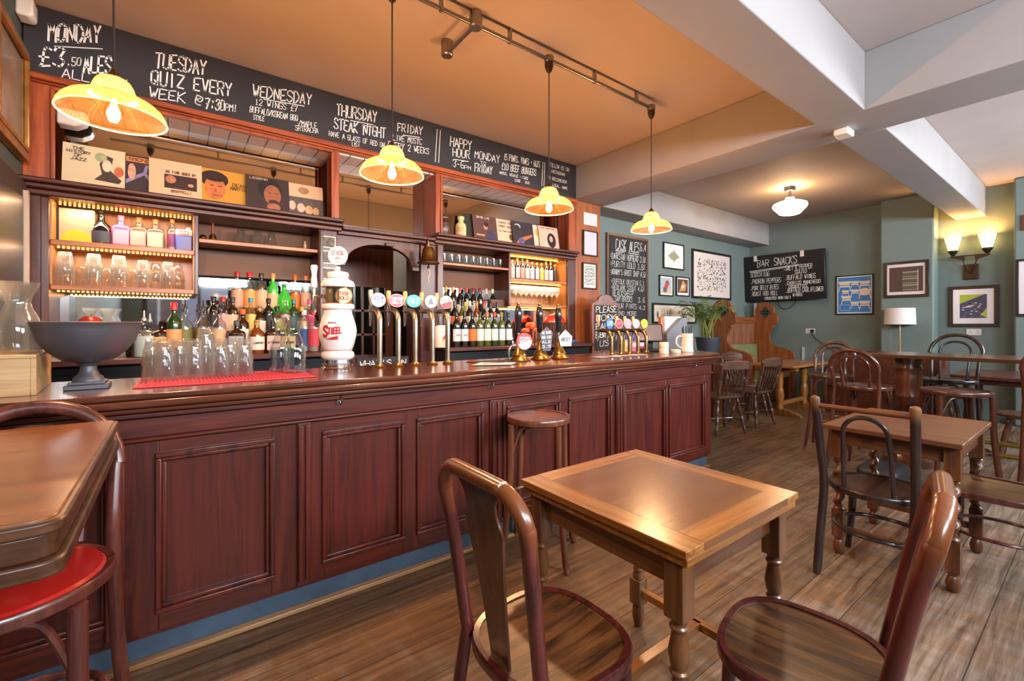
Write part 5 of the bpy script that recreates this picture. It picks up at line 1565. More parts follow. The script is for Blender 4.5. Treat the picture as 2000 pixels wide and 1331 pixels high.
# splintered brace on the red stool
# stools round the far high table
HG = 'tall bentwood stools round the far high table'
bentwood('bar_stool', 'tall bow back stool at the corner of the far high table with splayed legs', (5.55, 1.78), R(98), 'stool', HG, z=.80, rx=.2, ry=.2, p=2., taper=0, style='bow', top=1.13, wt=.18, wb=.17, corner=.17, arcs=True, frame=THON, top_m=THON, foot=.06)
bentwood('bar_stool', 'tall bow back stool at the end of the far high table facing its turned pedestal', (5.06, 1.36), R(-95), 'stool', HG, z=.77, rx=.2, ry=.2, p=2., taper=0, style='bow', top=1.10, wt=.185, wb=.17, by=-.17, lean=.1, corner=.175, arcs=True, frame=THON, top_m=THON, foot=.05)
bentwood('bar_stool', 'backless round stool tucked under the near side of the far high table', (5.02, .75), R(30), 'stool', HG, z=.80, rx=.215, ry=.215, p=2., taper=0, back=False, arcs=True, frame=THON, top_m=THON, foot=.05, r=.02)
bentwood('bar_stool', 'tall bow back stool on the wall side of the far high table', (6.25, .98), R(88), 'stool', HG, z=.775, rx=.21, ry=.2, p=2., taper=0, style='bow', top=1.22, wt=.2, wb=.17, lean=.14, corner=.19, arcs=True, frame=DARKC, top_m=DARKC, foot=.05)
bentwood('bar_stool', 'tall bow back stool beside the brass foot rail of the far high table', (5.12, .2), R(-92), 'stool', HG, z=.775, rx=.2, ry=.2, p=2., taper=0, style='bow', top=1.17, wt=.18, wb=.17, corner=.17, arcs=True, frame=THON, top_m=THON, foot=.05)

def turned(prof_sq, x, y, m, parent, name='leg'):
    """prof_sq: list of ('s', half, z0, z1) square blocks and ('t', [(r,z)...]) turnings"""
    mb = MB()
    for q in prof_sq:
        if q[0] == 's':
            mb.bx(x - q[1], x + q[1], y - q[1], y + q[1], q[2], q[3])
        else:
            mb.lathe(q[1], x, y, 0, 20)
    return obj(name, mb, m, parent, .003)

# nearest oak draw leaf table
TX, TY, TL, TW, TH = 1.355, .97, .335, .335, .755
o = thing('oak_table', 'square golden oak draw leaf table nearest the camera with turned legs', 'table', (TX, TY, 0))
b = .085
obj('table_top', MB().bx(-TL + b, TL - b, -TW, TW, TH - .022, TH - .0002), wood('#653a19', '#8d5526', 'x', .25, .4, .8, None, (.1, .9)), o)
for s in (-1, 1):
    obj('end_board', MB().prism([(s * TL, -TW), (s * TL, TW), (s * (TL - b), TW - .0), (s * (TL - b), -TW + .0)], TH - .022, TH), OAK_Y, o, .002)
for s in (-1, 1):
    obj('border_inlay', MB().bx(-TL + b, TL - b, min(s * TW, s * (TW - b * .9)), max(s * TW, s * (TW - b * .9)), TH - .0006, TH + .0003), OAK_X, o)
obj('draw_leaf', MB().bx(-TL + .012, TL - .012, -TW + .004, TW - .004, TH - .048, TH - .0235), OAK_X, o, .003)
for s in (-1, 1):
    obj('apron', MB().bx(-TL + .06, TL - .06, s * (TW - .065) - .011, s * (TW - .065) + .011, TH - .135, TH - .048), wood('#3c1d0e', '#7a4524', 'x', .33, .4), o, .002)
    obj('apron', MB().bx(s * (TL - .065) - .011, s * (TL - .065) + .011, -TW + .06, TW - .06, TH - .135, TH - .048), wood('#5a3216', '#9a6234', 'y', .33, .4), o, .002)
LEG = [('s', .029, TH - .21, TH - .048), ('t', [(.024, TH - .21), (.02, TH - .225), (.027, TH - .235), (.02, TH - .245), (.022, TH - .262), (.029, TH - .3), (.024, TH - .335), (.018, TH - .345), (.026, TH - .355), (.018, TH - .365), (.021, TH - .42), (.019, .26), (.024, .25), (.018, .24), (.024, .225), (.022, .21)]),
       ('s', .027, .1, .21), ('t', [(.018, .1), (.024, .085), (.027, .05), (.02, .01), (.014, 0)])]
for sx in (-1, 1):
    for sy in (-1, 1):
        turned(LEG, sx * (TL - .055), sy * (TW - .055), wood('#4a2813', '#8f5a30', 'z', .33, .4), o)
st = MB().bx(-TL + .055, TL - .055, -.018, .018, .14, .17)
obj('stretcher', st, OAK_X, o, .002)
for s in (-1, 1):
    obj('stretcher', MB().bx(s * (TL - .055) - .015, s * (TL - .055) + .015, -TW + .055, TW - .055, .14, .17), OAK_Y, o, .002)
# screw slot on the edge
obj('pin_slot', MB().bx(TL - .0005, TL + .0012, -.15, -.142, TH - .022, TH - .005), BLACK, o)

# worn table with barley twist legs
WORN_Y = wood('#321709', '#6c3c20', 'y', .42, .15, 1., '#855232')
WORN_Z = wood('#3f1f10', '#85502c', 'z', .36, .3)
wx0, wx1, wy0, wy1 = 2.99, 3.83, .42, 1.0
cx, cy_ = (wx0 + wx1) / 2, (wy0 + wy1) / 2
TL, TW = (wx1 - wx0) / 2, (wy1 - wy0) / 2
o = thing('oak_table', 'worn dark oak table with barley twist legs in front of the far high table', 'table', (cx, cy_, 0))
obj('table_top', MB().bx(-TL + .13, TL - .13, -TW, TW, TH - .028, TH), WORN_Y, o, .004)
for s in (-1, 1):
    obj('leaf', MB().bx(min(s * TL, s * (TL - .129)), max(s * TL, s * (TL - .129)), -TW, TW, TH - .028, TH), WORN_Y, o, .005)
for s in (-1, 1):
    obj('apron', MB().bx(-TL + .1, TL - .1, s * (TW - .05) - .011, s * (TW - .05) + .011, TH - .12, TH - .028), wood('#4a2817', '#8a5632', 'x', .4, .2), o, .002)
    obj('apron', MB().bx(s * (TL - .1) - .011, s * (TL - .1) + .011, -TW + .05, TW - .05, TH - .12, TH - .028), wood('#4a2817', '#8a5632', 'y', .4, .2), o, .002)
def barley(x, y):
    mb = MB().bx(x - .03, x + .03, y - .03, y + .03, TH - .2, TH - .028)
    mb.lathe([(.02, TH - .2), (.028, TH - .21), (.02, TH - .22)], x, y, 0, 16)
    n, seg = 90, 16
    z0, z1 = .27, TH - .22
    vs, fs = [], []
    for j in range(n + 1):
        z = z0 + (z1 - z0) * j / n
        ph = 2 * PI * 3.2 * j / n
        for i in range(seg):
            a = 2 * PI * i / seg
            r_ = .021
            vs.append((x + .0085 * math.cos(ph) + r_ * math.cos(a), y + .0085 * math.sin(ph) + r_ * math.sin(a), z))
    for j in range(n):
        fs += [(j * seg + i, j * seg + (i + 1) % seg, (j + 1) * seg + (i + 1) % seg, (j + 1) * seg + i) for i in range(seg)]
    mb.add(vs, fs)
    mb.lathe([(.026, .255), (.029, .262), (.022, .272)], x, y, 0, 16)
    mb.bx(x - .028, x + .028, y - .028, y + .028, .1, .255)
    mb.lathe([(.016, 0), (.026, .012), (.03, .04), (.024, .07), (.018, .08), (.024, .09), (.022, .1)], x, y, 0, 16)
    obj('leg', mb, WORN_Z, o, 0, 50)
for sx in (-1, 1):
    for sy in (-1, 1):
        barley(sx * (TL - .1), sy * (TW - .05))
for s in (-1, 1):
    obj('stretcher', MB().bx(s * (TL - .1) - .012, s * (TL - .1) + .012, -TW + .05, TW - .05, .13, .165), WORN_Y, o, .002)
obj('stretcher', MB().bx(-TL + .1, TL - .1, -.015, .015, .13, .165), wood('#5a2f18', '#9c6236', 'x', .4, .2), o, .002)

# high table at the left with thick moulded edge
o = thing('high_table', 'high table with thick moulded edge over the red seated stool', 'table', (-.42, 1.452, 0))
HX, HY = .285, .468
HT = 1.02
HTOP = wood('#6f3a14', '#b36c2e', 'x', .25, .5, .8)
HED = wood('#2f1a10', '#6e452a', 'x', .35, .4)
def rrect(hx, hy, r, n=6):
    out = []
    for cx_, cy2, a0 in ((hx - r, hy - r, 0), (-hx + r, hy - r, PI / 2), (-hx + r, -hy + r, PI), (hx - r, -hy + r, 3 * PI / 2)):
        out += [(cx_ + r * math.cos(a0 + PI / 2 * i / n), cy2 + r * math.sin(a0 + PI / 2 * i / n)) for i in range(n + 1)]
    return out
obj('table_top', MB().prism(rrect(HX - .012, HY - .012, .03), HT - .02, HT), HTOP, o, .002)
e = MB().prism(rrect(HX - .002, HY - .002, .032), HT - .024, HT - .004).prism(rrect(HX - .012, HY - .012, .03), HT - .065, HT - .024).prism(rrect(HX - .002, HY - .002, .032), HT - .092, HT - .065)
obj('moulded_edge', e, HED, o, .004)
obj('pedestal', MB().lathe([(.2, 0), (.2, .03), (.06, .05), (.045, .08), (.045, .88), (.12, .92), (.14, HT - .092)], 0, -.2, 0, 24), mat('#1b1b1d', .4, .6), o)

# far high table on turned pedestals
TOPD = wood('#3c1d12', '#6f4229', 'y', .22, .5)
PED = wood('#3a1a0c', '#7d4420', 'z', .28, .5)
o = thing('high_table', 'long dark high table on fat turned pedestals by the end wall', 'table', (5.65, .62, 0))
obj('table_top', MB().bx(-.35, .35, -.95, .81, 1.018, 1.05), TOPD, o, .005)
for y in (.55, -.6):
    obj('pedestal', MB().lathe([(0.200, 0), (0.200, .06), (0.109, .09), (0.088, .12), (0.102, .16), (0.095, .2), (0.078, .24), (0.082, .42), (0.102, .5), (0.105, .56), (0.095, .6), (0.102, .62), (0.102, .65), (0.094, .67), (0.099, .74), (0.102, .84), (0.095, .88), (0.102, .9), (0.102, .925), (0.094, .94), (0.099, .97), (0.109, 1.0), (0.109, 1.018)], 0, y, 0, 32), PED, o)
RAIL = mat('#a89648', .3, 1., var=.2, scale=12, name='foot_rail_brass')
for x in (-.32, .2):
    obj('foot_rail', MB().tube([(x, -.9, .27), (x, .3, .27)], .019, 10), RAIL, o)
    for y in (-.88, .28):
        obj('rail_post', MB().tube([(x, y, 0), (x, y, .27)], .014, 8), RAIL, o)

# trestle table by the end wall
TRE_X = wood('#7a4a20', '#b98148', 'x', .35, .3)
TRE_Z = wood('#7a4519', '#b4762f', 'z', .35, .35)
o = thing('trestle_table', 'honey coloured trestle table on turned posts near the end wall', 'table', (7.55, 2.93, 0))
obj('table_top', MB().prism([(-.7, -.3), (.62, -.3), (.72, -.2), (.72, .2), (.62, .3), (-.7, .3)], .72, .755), TRE_X, o, .005)
for x in (-.42, .45):
    obj('leg', MB().lathe([(.05, .08), (.055, .12), (.04, .16), (.05, .2), (.062, .3), (.05, .38), (.04, .42), (.052, .5), (.04, .56), (.06, .6), (.06, .66)], x, 0, 0, 20), TRE_Z, o)
    obj('foot', MB().prism([(-.3, 0), (.3, 0), (.28, .04), (.08, .1), (-.08, .1), (-.28, .04)], x - .04, x + .04, 'x'), TRE_Z, o, .004)
    obj('bearer', MB().bx(x - .04, x + .04, -.24, .24, .66, .72), TRE_Z, o, .003)
obj('stretcher', MB().bx(-.42, .45, -.02, .02, .14, .2), TRE_X, o, .003)

# windsor chairs
WNZ = wood('#38231c', '#74513f', 'z', .3, .4)
WNX = wood('#3a231a', '#7c5644', 'x', .3, .4)
def windsor(label, loc, rz, s=1.):
    o = thing('windsor_chair', label, 'chair', (loc[0], loc[1], 0), rz, 'dark stick back chairs')
    obj('seat', MB().prism(superell(.215, .205, 36, 2.6, -.06), .43, .465), WNX, o, .01)
    for sx in (-1, 1):
        for sy in (-1, 1):
            a, b_ = Vector((sx * .13, sy * .12, .43)), Vector((sx * .2, sy * .19, 0))
            ts = [0, .08, .12, .16, .3, .45, .5, .55, .7, .8, .84, .9, 1]
            rs = [.015, .019, .024, .017, .024, .026, .018, .026, .021, .016, .023, .018, .014]
            obj('leg', MB().tube([a.lerp(b_, t) for t in ts], rs, 10), WNZ, o)
    for sx in (-1, 1):
        obj('stretcher', MB().tube([(sx * .175, -.165, .16), (sx * .18, 0, .16), (sx * .175, .165, .16)], [.009, .014, .009], 8), WNZ, o)
    obj('stretcher', MB().tube([(-.178, 0, .16), (0, 0, .16), (.178, 0, .16)], [.009, .013, .009], 8), WNX, o)
    by, lean = -.17, .12
    for sx in (-1, 1):
        a, b_ = Vector((sx * .165, by, .46)), Vector((sx * .195, by - lean, .85))
        obj('back_post', MB().tube([a.lerp(b_, t) for t in (0, .1, .15, .2, .35, .5, .55, .6, .8, 1)], [.014, .021, .025, .018, .023, .025, .017, .025, .02, .017], 10), WNZ, o)
    for i in range(5):
        x = -.11 + .055 * i
        a, b_ = Vector((x * .92, by + .005, .46)), Vector((x * 1.1, by - lean * .9, .8))
        obj('spindle', MB().tube([a.lerp(b_, t) for t in (0, .2, .4, .55, .65, .72, .85, 1)], [.008, .009, .012, .018, .023, .014, .01, .008], 8, flat=.6), WNZ, o)
    n = 14
    vs, fs = [], []
    for j in range(n + 1):
        t = -1 + 2 * j / n
        x = .215 * t
        y = by - lean + .03 * t * t - .005
        zt = .90 + .012 * math.cos(t * PI) - .012 * abs(t) ** 3 + .006 * math.cos(3 * t * PI)
        zb = .79 + .012 * t * t
        vs += [(x, y - .011, zb), (x, y + .011, zb), (x, y + .006, zt), (x, y - .016, zt)]
    for j in range(n):
        q, k = 4 * j, 4 * j + 4
        fs += [(q, q + 1, k + 1, k), (q + 1, q + 2, k + 2, k + 1), (q + 2, q + 3, k + 3, k + 2), (q + 3, q, k, k + 3)]
    fs += [(0, 3, 2, 1), (4 * n, 4 * n + 1, 4 * n + 2, 4 * n + 3)]
    obj('crest_rail', MB().add(vs, fs), WNX, o, .003)
    return o
windsor('dark stick back chair closest to the end of the bar, its back to the room', (5.47, 2.93), R(-25))
windsor('dark stick back chair between the bar end and the honey trestle table, turned a little', (6.22, 2.9), R(-8))
windsor('dark stick back chair facing the other two across the gap before the settle', (6.8, 3.25), R(165))
windsor('dark stick back chair low behind the stools near the end wall', (7.65, 1.3), R(180))

# settle with pierced ends
SET_Z = wood('#6a2e12', '#a8602c', 'z', .38, .3)
SET_X = wood('#6a2e12', '#a8602c', 'x', .38, .3)
o = thing('settle', 'honey wood church settle with pierced quatrefoil ends under the corner screen', 'settle', (0, 0, 0))
def settle_end(x):
    prof = [(3.38, 0), (4.1, 0), (4.1, 1.5), (4.04, 1.5)]
    prof += [(3.87 + .17 * math.cos(a), 1.58 + .17 * math.sin(a)) for a in [-.3 + (PI + .45) * i / 14 for i in range(15)]]
    prof += [(3.64, 1.52), (3.64, 1.36), (3.72, 1.33)] + [(3.62 + .17 * math.cos(a) * .95, 1.12 + .2 * math.sin(a)) for a in [.9 - (PI * .62) * i / 8 for i in range(9)]] + [(3.5, .9), (3.38, .84), (3.36, .78)]
    k = obj('end_panel', MB().prism([(u, v) for u, v in prof], x - .025, x + .025, 'x'), SET_Z, o, .004)
    q = MB()
    for dx, dz in ((0, .05), (0, -.05), (.05, 0), (-.05, 0)):
        q.add([(x + s * .0265, 3.85 + dx + .045 * math.cos(2 * PI * i / 14), 1.56 + dz + .045 * math.sin(2 * PI * i / 14)) for s in (-1, 1) for i in range(14)], [tuple(range(14)), tuple(range(14, 28))])
    obj('quatrefoil_piercing', q, mat('#26352a', .8), k, smooth=0)
settle_end(8.8)
settle_end(7.28)
m = MB().bx(7.3, 8.78, 4.06, 4.09, .3, 1.42)
for i in range(36):
    x = 7.32 + i * .0405
    m.bx(x, x + .03, 4.045, 4.06, 1.0, 1.36)
obj('slatted_back', m, wood('#7a4630', '#b98062', 'z', .45, .2), o)
obj('top_rail', MB().bx(7.3, 8.78, 4.03, 4.1, 1.36, 1.47), SET_X, o, .006)
GRN = mat('#7e8458', .45, var=.15, scale=5, coat=.2, name='green_leather')
obj('back_pad', MB().bx(7.32, 8.76, 3.98, 4.045, .56, .98), GRN, o, .02)
obj('seat_pad', MB().bx(7.31, 8.77, 3.42, 4.0, .4, .48), GRN, o, .02)
obj('seat_box', MB().bx(7.31, 8.77, 3.46, 4.05, .05, .4), wood('#3a1a10', '#6a3a24', 'x', .4, .2), o)

# low panelled bench along the end wall
BEN = wood('#3c1a10', '#6d3823', 'x', .3, .4)
o = thing('wall_bench', 'dark panelled wooden bench along the end wall behind the high table', 'bench', (8.3, 2.0, 0))
obj('seat', MB().bx(-.3, .2, -.66, .66, .4, .45), BEN, o, .01)
obj('base', MB().bx(-.26, .2, -.64, .64, 0, .4), BEN, o)
obj('back', MB().bx(.22, .27, -.66, .66, .3, .93), BEN, o, .01)
for y in (-.64, .64):
    obj('arm_end', MB().prism([(-.3, 0), (.27, 0), (.27, .93), (.1, .93), (.02, .78), (-.1, .7), (-.28, .66), (-.32, .6)], y - .025, y + .025, 'y'), BEN, o, .008)
o = thing('pub_table', 'dark pub table with folded edge beyond the stools by the end wall pier', 'table', (7.65, .72, 0))
obj('table_top', MB().prism(rrect(.55, .4, .08), .72, .76), DRK_X, o, .006)
obj('apron', MB().prism(rrect(.48, .33, .06), .66, .72), DRK_X, o)
for sx in (-1, 1):
    for sy in (-1, 1):
        obj('leg', MB().lathe([(.02, 0), (.025, .1), (.03, .3), (.022, .4), (.034, .5), (.03, .66)], sx * .42, sy * .27, 0, 14), DRK_Z, o)
o = thing('round_stool', 'small round topped stool on turned legs behind the high table foot rail', 'stool', (6.55, .52, 0))
obj('seat', MB().lathe([(.17, .43), (.185, .44), (.185, .46), (.17, .472), (.001, .474)], seg=32), WNX, o)
for i in range(4):
    a_ = PI / 4 + i * PI / 2
    A, B_ = Vector((.1 * math.cos(a_), .1 * math.sin(a_), .44)), Vector((.19 * math.cos(a_), .19 * math.sin(a_), 0))
    obj('leg', MB().tube([A.lerp(B_, t) for t in (0, .1, .15, .2, .35, .5, .55, .6, .8, .85, 1)], [.014, .018, .022, .016, .021, .023, .016, .022, .016, .02, .012], 10), wood('#4a2a1c', '#8a5c42', 'z', .3, .4), o)
for i in range(2):
    obj('stretcher', MB().tube([(.15 * (-1) ** i, .15, .16), (.15 * -(-1) ** i, -.15, .16)], .011, 8), WNZ, o)
o = obj('holdall', MB().prism(rrect(.2, .13, .05), 0, .2), mat('#23242a', .5, bump=.2, scale=12), bevel=.03)
o.location = (4.55, 1.1, 0)
tag(o, 'dark bag lying on the floor behind the worn table', 'bag')

# planter
o = thing('plant_stand', 'dark wooden stand under the potted palm behind the bar end', 'stand', (6.35, 3.6, 0))
obj('stand_top', MB().bx(-.2, .2, -.2, .2, .74, .78), DRK_X, o, .004)
for sx in (-1, 1):
    for sy in (-1, 1):
        obj('leg', MB().bx(sx * .17 - .02, sx * .17 + .02, sy * .17 - .02, sy * .17 + .02, 0, .74), DRK_Z, o)
o = thing('potted_palm', 'leafy palm in a ribbed blue grey pot behind the bar end', 'plant', (6.35, 3.6, .7805))
pr = [(.12, 0)]
for i in range(9):
    pr += [(.125 + .045 * i / 8 + (.004 if i % 2 else 0), .02 + .04 * i)]
pr += [(.182, .345), (.182, .365), (.165, .365), (.16, .33), (.001, .33)]
obj('pot', MB().lathe(pr, seg=36, cap=False), mat('#2b323d', .5, name='slate_blue_glaze'), o)
random.seed(12)
stem, leaf = MB(), MB()
for i in range(21):
    a_ = random.uniform(0, 2 * PI)
    ln = random.uniform(.35, .62)
    out = random.uniform(.12, .42)
    p0 = Vector((random.uniform(-.07, .07), random.uniform(-.07, .07), .33))
    tip = p0 + Vector((math.cos(a_) * out, math.sin(a_) * out, ln))
    mid = p0.lerp(tip, .55) + Vector((0, 0, .09))
    end = tip + Vector((math.cos(a_) * .1, math.sin(a_) * .1, -.1 * random.random()))
    sp = spline([p0, mid, tip, end], 6)
    stem.tube(sp, [.006 - .005 * k / (len(sp) - 1) for k in range(len(sp))], 5)
    for k in range(5, len(sp)):
        d = (sp[k] - sp[k - 1]).normalized()
        side = d.cross(Vector((0, 0, 1))).normalized()
        for s in (-1, 1):
            L_ = random.uniform(.1, .17) * (1.1 - .5 * k / len(sp))
            q = sp[k]
            v = (side * s * .75 + d * .75 + Vector((0, 0, -.12))).normalized()
            w_ = d * .0048
            leaf.add([q - w_, q + v * L_ * .5 - w_ * 1.2 + Vector((0, 0, .01)), q + v * L_, q + v * L_ * .5 + w_ * 1.2 + Vector((0, 0, .01)), q + w_], [(0, 1, 2, 3, 4)])
k = obj('stem', stem, mat('#8a8f4a', .5), o)
k = obj('foliage', leaf, mat('#55702f', .45, var=.35, scale=9, name='palm_green'), o, smooth=0)
k['kind'] = 'stuff'
# ================================================================== pictures, boards and fittings on the walls
FRB = mat('#1b191b', .35, name='black_frame')
def picture(label, wall, a, z0, w, h, art='plain', fw=.025, frame=None, mount='#e8e2e2', inset=.0, name='framed_picture', cat='picture', group=None, depth=.025, tilt=0.):
    """wall: ('y', Y) facing -Y with a = left x; ('x', X) facing -X with a = the larger y (its left as seen)"""
    if wall[0] == 'y':
        o = thing(name, label, cat, (a + w / 2, wall[1] - .001, z0 + h / 2), 0, group)
    else:
        o = thing(name, label, cat, (wall[1] - .001, a - w / 2, z0 + h / 2), R(-90), group)
    o.rotation_euler.y += tilt
    obj('frame', MB().frame(-w / 2, w / 2, -h / 2, h / 2, fw, -depth, 0), frame or FRB, o, .003)
    obj('mount', MB().bx(-w / 2 + fw, w / 2 - fw, -depth * .5, -.002, -h / 2 + fw, h / 2 - fw), mat(mount, .5, coat=.2), o)
    art_(o, art, w - 2 * fw, h - 2 * fw, -depth * .5 - .0008)
    return o
def art_(o, kind, w, h, y):
    rnd = random.Random(len(kind) * 7 + int(w * 100))
    if kind == 'plain':
        return
    by = {}
    def L(col):
        return by.setdefault(col, MB())
    def yy():
        return y - .0003 * len(by)
    if kind == 'forest':
        for i in range(26):
            t = (i / 25) * 2 - 1
            hh = h * .32 * (1 - abs(t)) * rnd.uniform(.6, 1.1) + .01
            L(['#9a9a80', '#7c8a68', '#a3a08a'][i % 3]).quad((t * w * .28 - .012, y - .0003 - .0001 * (i % 3), 0), (t * w * .28, y - .0003 - .0001 * (i % 3), -hh * .9), (t * w * .28 + .012, y - .0003 - .0001 * (i % 3), 0), (t * w * .28, y - .0003 - .0001 * (i % 3), hh))
    elif kind == 'doodles':
        m = L('#34343a')
        for i in range(420):
            cx_, cz = rnd.uniform(-.4, .4) * w, rnd.uniform(-.36, .36) * h
            r_ = rnd.uniform(.006, .02)
            n = rnd.randint(3, 6)
            m.quad(*[(cx_ + r_ * rnd.uniform(.4, 1.2) * math.cos(2 * PI * k / n), y - .0004, cz + r_ * rnd.uniform(.4, 1.2) * math.sin(2 * PI * k / n)) for k in range(n)])
        m = L('#8a8f74')
        for i in range(90):
            cx_, cz = rnd.uniform(-.4, .4) * w, rnd.uniform(-.36, .36) * h
            disc(m, cx_, cz, .011, .014, y - .0006, 7)
    elif kind == 'skater':
        rect(L('#a9b6c4'), -w * .42, w * .42, -h * .42, h * .42, y - .0003)
        rect(L('#c9b8a0'), -w * .42, w * .42, -h * .42, -h * .15, y - .0006)
        L('#b8503a').quad((-w * .2, y - .001, -h * .1), (w * .1, y - .001, -h * .15), (w * .25, y - .001, h * .15), (-w * .02, y - .001, h * .3))
        disc(L('#7a4a34'), w * .1, h * .22, w * .1, h * .07, y - .0012, 12)
        rect(L('#5a5e6a'), -w * .25, w * .05, -h * .35, -h * .1, y - .0014)
    elif kind == 'horse':
        rect(L('#5a4030'), -w * .42, w * .42, -h * .36, h * .42, y - .0003)
        L('#c89058').quad((-w * .3, y - .0008, -h * .3), (w * .2, y - .0008, -h * .25), (w * .3, y - .0008, h * .1), (0, y - .0008, h * .38), (-w * .15, y - .0008, h * .05))
        rect(L('#e0d0c0'), -w * .1, w * .1, -h * .1, h * .1, y - .0012)
    elif kind == 'scene':
        rect(L('#cfc6b4'), -w * .47, w * .47, -h * .4, h * .4, y - .0003)
        for i in range(90):
            cx_, cz = rnd.uniform(-.45, .45) * w, rnd.uniform(-.36, .2) * h
            rect(L(['#6a6a4a', '#8a7a5a', '#4a4a40'][i % 3]), cx_ - .006, cx_ + .006, cz - rnd.uniform(.01, .05), cz + rnd.uniform(.01, .04), y - .0008 - .0001 * (i % 3))
    elif kind == 'chairs':
        rect(L('#3f7fc4'), -w * .47, w * .47, -h * .47, h * .47, y - .0003)
        c = L('#e6d8c4')
        def ch(u, v, s, f):
            q = [(u * w / 2 + dx * s * w, y - .0009, v * h / 2 + dz * s * w) for dx, dz in f]
            c.quad(*q)
        back = [(-.16, .1), (.16, .1), (.12, .0), (-.12, .0)]
        for u, v, s in ((-.55, .55, 1.2), (.05, .6, .8), (.6, .55, 1.), (-.5, .15, .7), (.05, .15, .8), (.6, .1, 1.1), (-.45, -.2, 1.), (.05, -.5, .8), (.6, -.5, 1.)):
            ch(u, v, s, back)
            ch(u, v, s, [(-.12, -.02), (.12, -.02), (.14, -.07), (-.14, -.07)])
            ch(u, v, s, [(-.13, -.07), (-.11, -.07), (-.14, -.2), (-.16, -.2)])
            ch(u, v, s, [(.13, -.07), (.11, -.07), (.14, -.2), (.16, -.2)])
        disc(c, w * .3, h * .07, w * .15, h * .1, y - .0007, 20)
        c.frame(-w * .42, -w * .12, -h * .42, -h * .26, .004, y - .001, y - .0005)
    elif kind == 'tower':
        rect(L('#4a3430'), -w * .44, w * .44, -h * .4, h * .4, y - .0003)
        for i in range(9):
            for j in range(9):
                rect(L(['#8a8a6a', '#6a5a4a', '#a8a890'][(i * 3 + j) % 3]), -w * .08 + i * w * .045, -w * .08 + i * w * .045 + w * .03, -h * .36 + j * h * .07, -h * .36 + j * h * .07 + h * .045, y - .001)
        rect(L('#b8b0a0'), w * .3, w * .32, -h * .36, h * .3, y - .0014)
    elif kind == 'hills':
        rect(L('#4a4660'), -w * .33, w * .33, -h * .34, h * .34, y - .0003)
        L('#a8b83a').quad((-w * .33, y - .0007, h * .08), (-w * .33, y - .0007, h * .34), (w * .28, y - .0007, h * .34))
        L('#d8d0e0').quad((-w * .3, y - .001, -h * .05), (-w * .05, y - .001, -h * .02), (w * .05, y - .001, h * .04), (-w * .1, y - .001, h * .02))
        L('#a8c040').quad((w * .33, y - .0007, -h * .34), (w * .33, y - .0007, -h * .05), (w * .18, y - .0007, -h * .25))
        for i in range(30):
            cx_, cz = rnd.uniform(-.3, .3) * w, rnd.uniform(-.32, .1) * h
            rect(L(['#7a6a8a', '#5a7a5a', '#e0d8d0'][i % 3]), cx_ - .012, cx_ + .012, cz - .005, cz + .006, y - .0013)
    elif kind == 'text':
        m = L('#7a7a98')
        for i in range(9):
            write(m, 'LOREM IPSUM'[:rnd.randint(6, 11)] if False else 'IIIIIIIIIII'[:rnd.randint(6, 11)], -w * .4, w * .3, h * .4 - i * h * .095, h * .045, y - .0004, .002, 0, .8, i)
    elif kind == 'map':
        for i in range(16):
            m = L(['#5a5a58', '#8a9a94', '#3a3a3c'][i % 3])
            cz = h * (.4 - i * .05)
            pts = [(-w * .4 + k * w * .1, cz + rnd.uniform(-.012, .012)) for k in range(9)]
            for (ax, az), (bx_, bz) in zip(pts, pts[1:]):
                line(m, ax, az, bx_, bz, y - .0005, .006)
    elif kind == 'smudge':
        pass
    for c, m in by.items():
        obj('artwork', m, mat(c, .55), o, smooth=0)

WY = ('y', 4.26)
G = 'black framed pictures on the sage wall'
picture('black framed print of a misty fir forest on the sage wall', WY, 6.18, 2.225, .57, .42, 'forest', .02, group=G)
picture('large black framed print crowded with tiny dark doodles', WY, 6.99, 1.78, 1.29, .84, 'doodles', .04, mount='#dccfcb', group=G)
picture('small black framed photo of a red figure under a pale sky', WY, 6.075, 1.785, .37, .33, 'skater', .018, group=G)
picture('small black framed photo of a tan horse under the forest print', WY, 6.53, 1.8, .38, .32, 'horse', .018, group=G)
picture('wide black framed drawing of a lettered street scene behind the till', WY, 5.9, 1.35, 1.21, .32, 'scene', .03, mount='#d8cfbf', group=G)
# cask ale board
o = thing('chalk_menu', 'tall wood framed CASK ALES chalkboard on the sage wall beside the post', 'blackboard', (5.31, 4.258, 1.995))
obj('frame', MB().frame(-.465, .465, -.63, .63, .035, -.03, 0), wood('#4a2214', '#8a4e30', 'z', .4, .2), o, .004)
obj('slate', MB().bx(-.43, .43, -.018, -.004, -.595, .595), SLATE, o)
t = MB()
for s, x0, x1, z, h in (('CASK ALES', -.28, .26, .41, .15), ('6.4', .28, .42, .44, .11), ('=DARKSTAR HOPHEAD 3.8%', -.4, .42, .27, .085), ('=PURITY GOLD 3.8%', -.4, .4, .16, .085), ("=ADNAM'S GHOST SHIP 4.5%", -.4, .42, .05, .08), ('=SUFFOLK ORISTIN 5.1', -.38, .38, -.08, .07), ('=REDLARK STOUT 4.6%', -.38, .38, -.165, .07),
                        ('BLACKSHEEP', -.34, .12, -.255, .08), ('SAM BROOKS', -.3, .1, -.33, .07), ('3.6', .22, .4, -.33, .07), ('YOUR PINTS', -.3, .2, -.43, .07), ('4.2', .25, .4, -.44, .06), ('AND MORE', -.25, .2, -.53, .06)):
    write(t, s, x0, x1, z, h, -.0192, max(.005, h * .068), 0, .3, int(z * 100))
line(t, -.28, .39, -.05, .405, -.0192, .008); line(t, -.26, .365, -.08, .39, -.0192, .008)
line(t, 0, .385, .25, .38, -.0192, .008); line(t, .05, .36, .25, .352, -.0192, .008)
obj('chalk_lettering', t, CHALK, o, smooth=0)

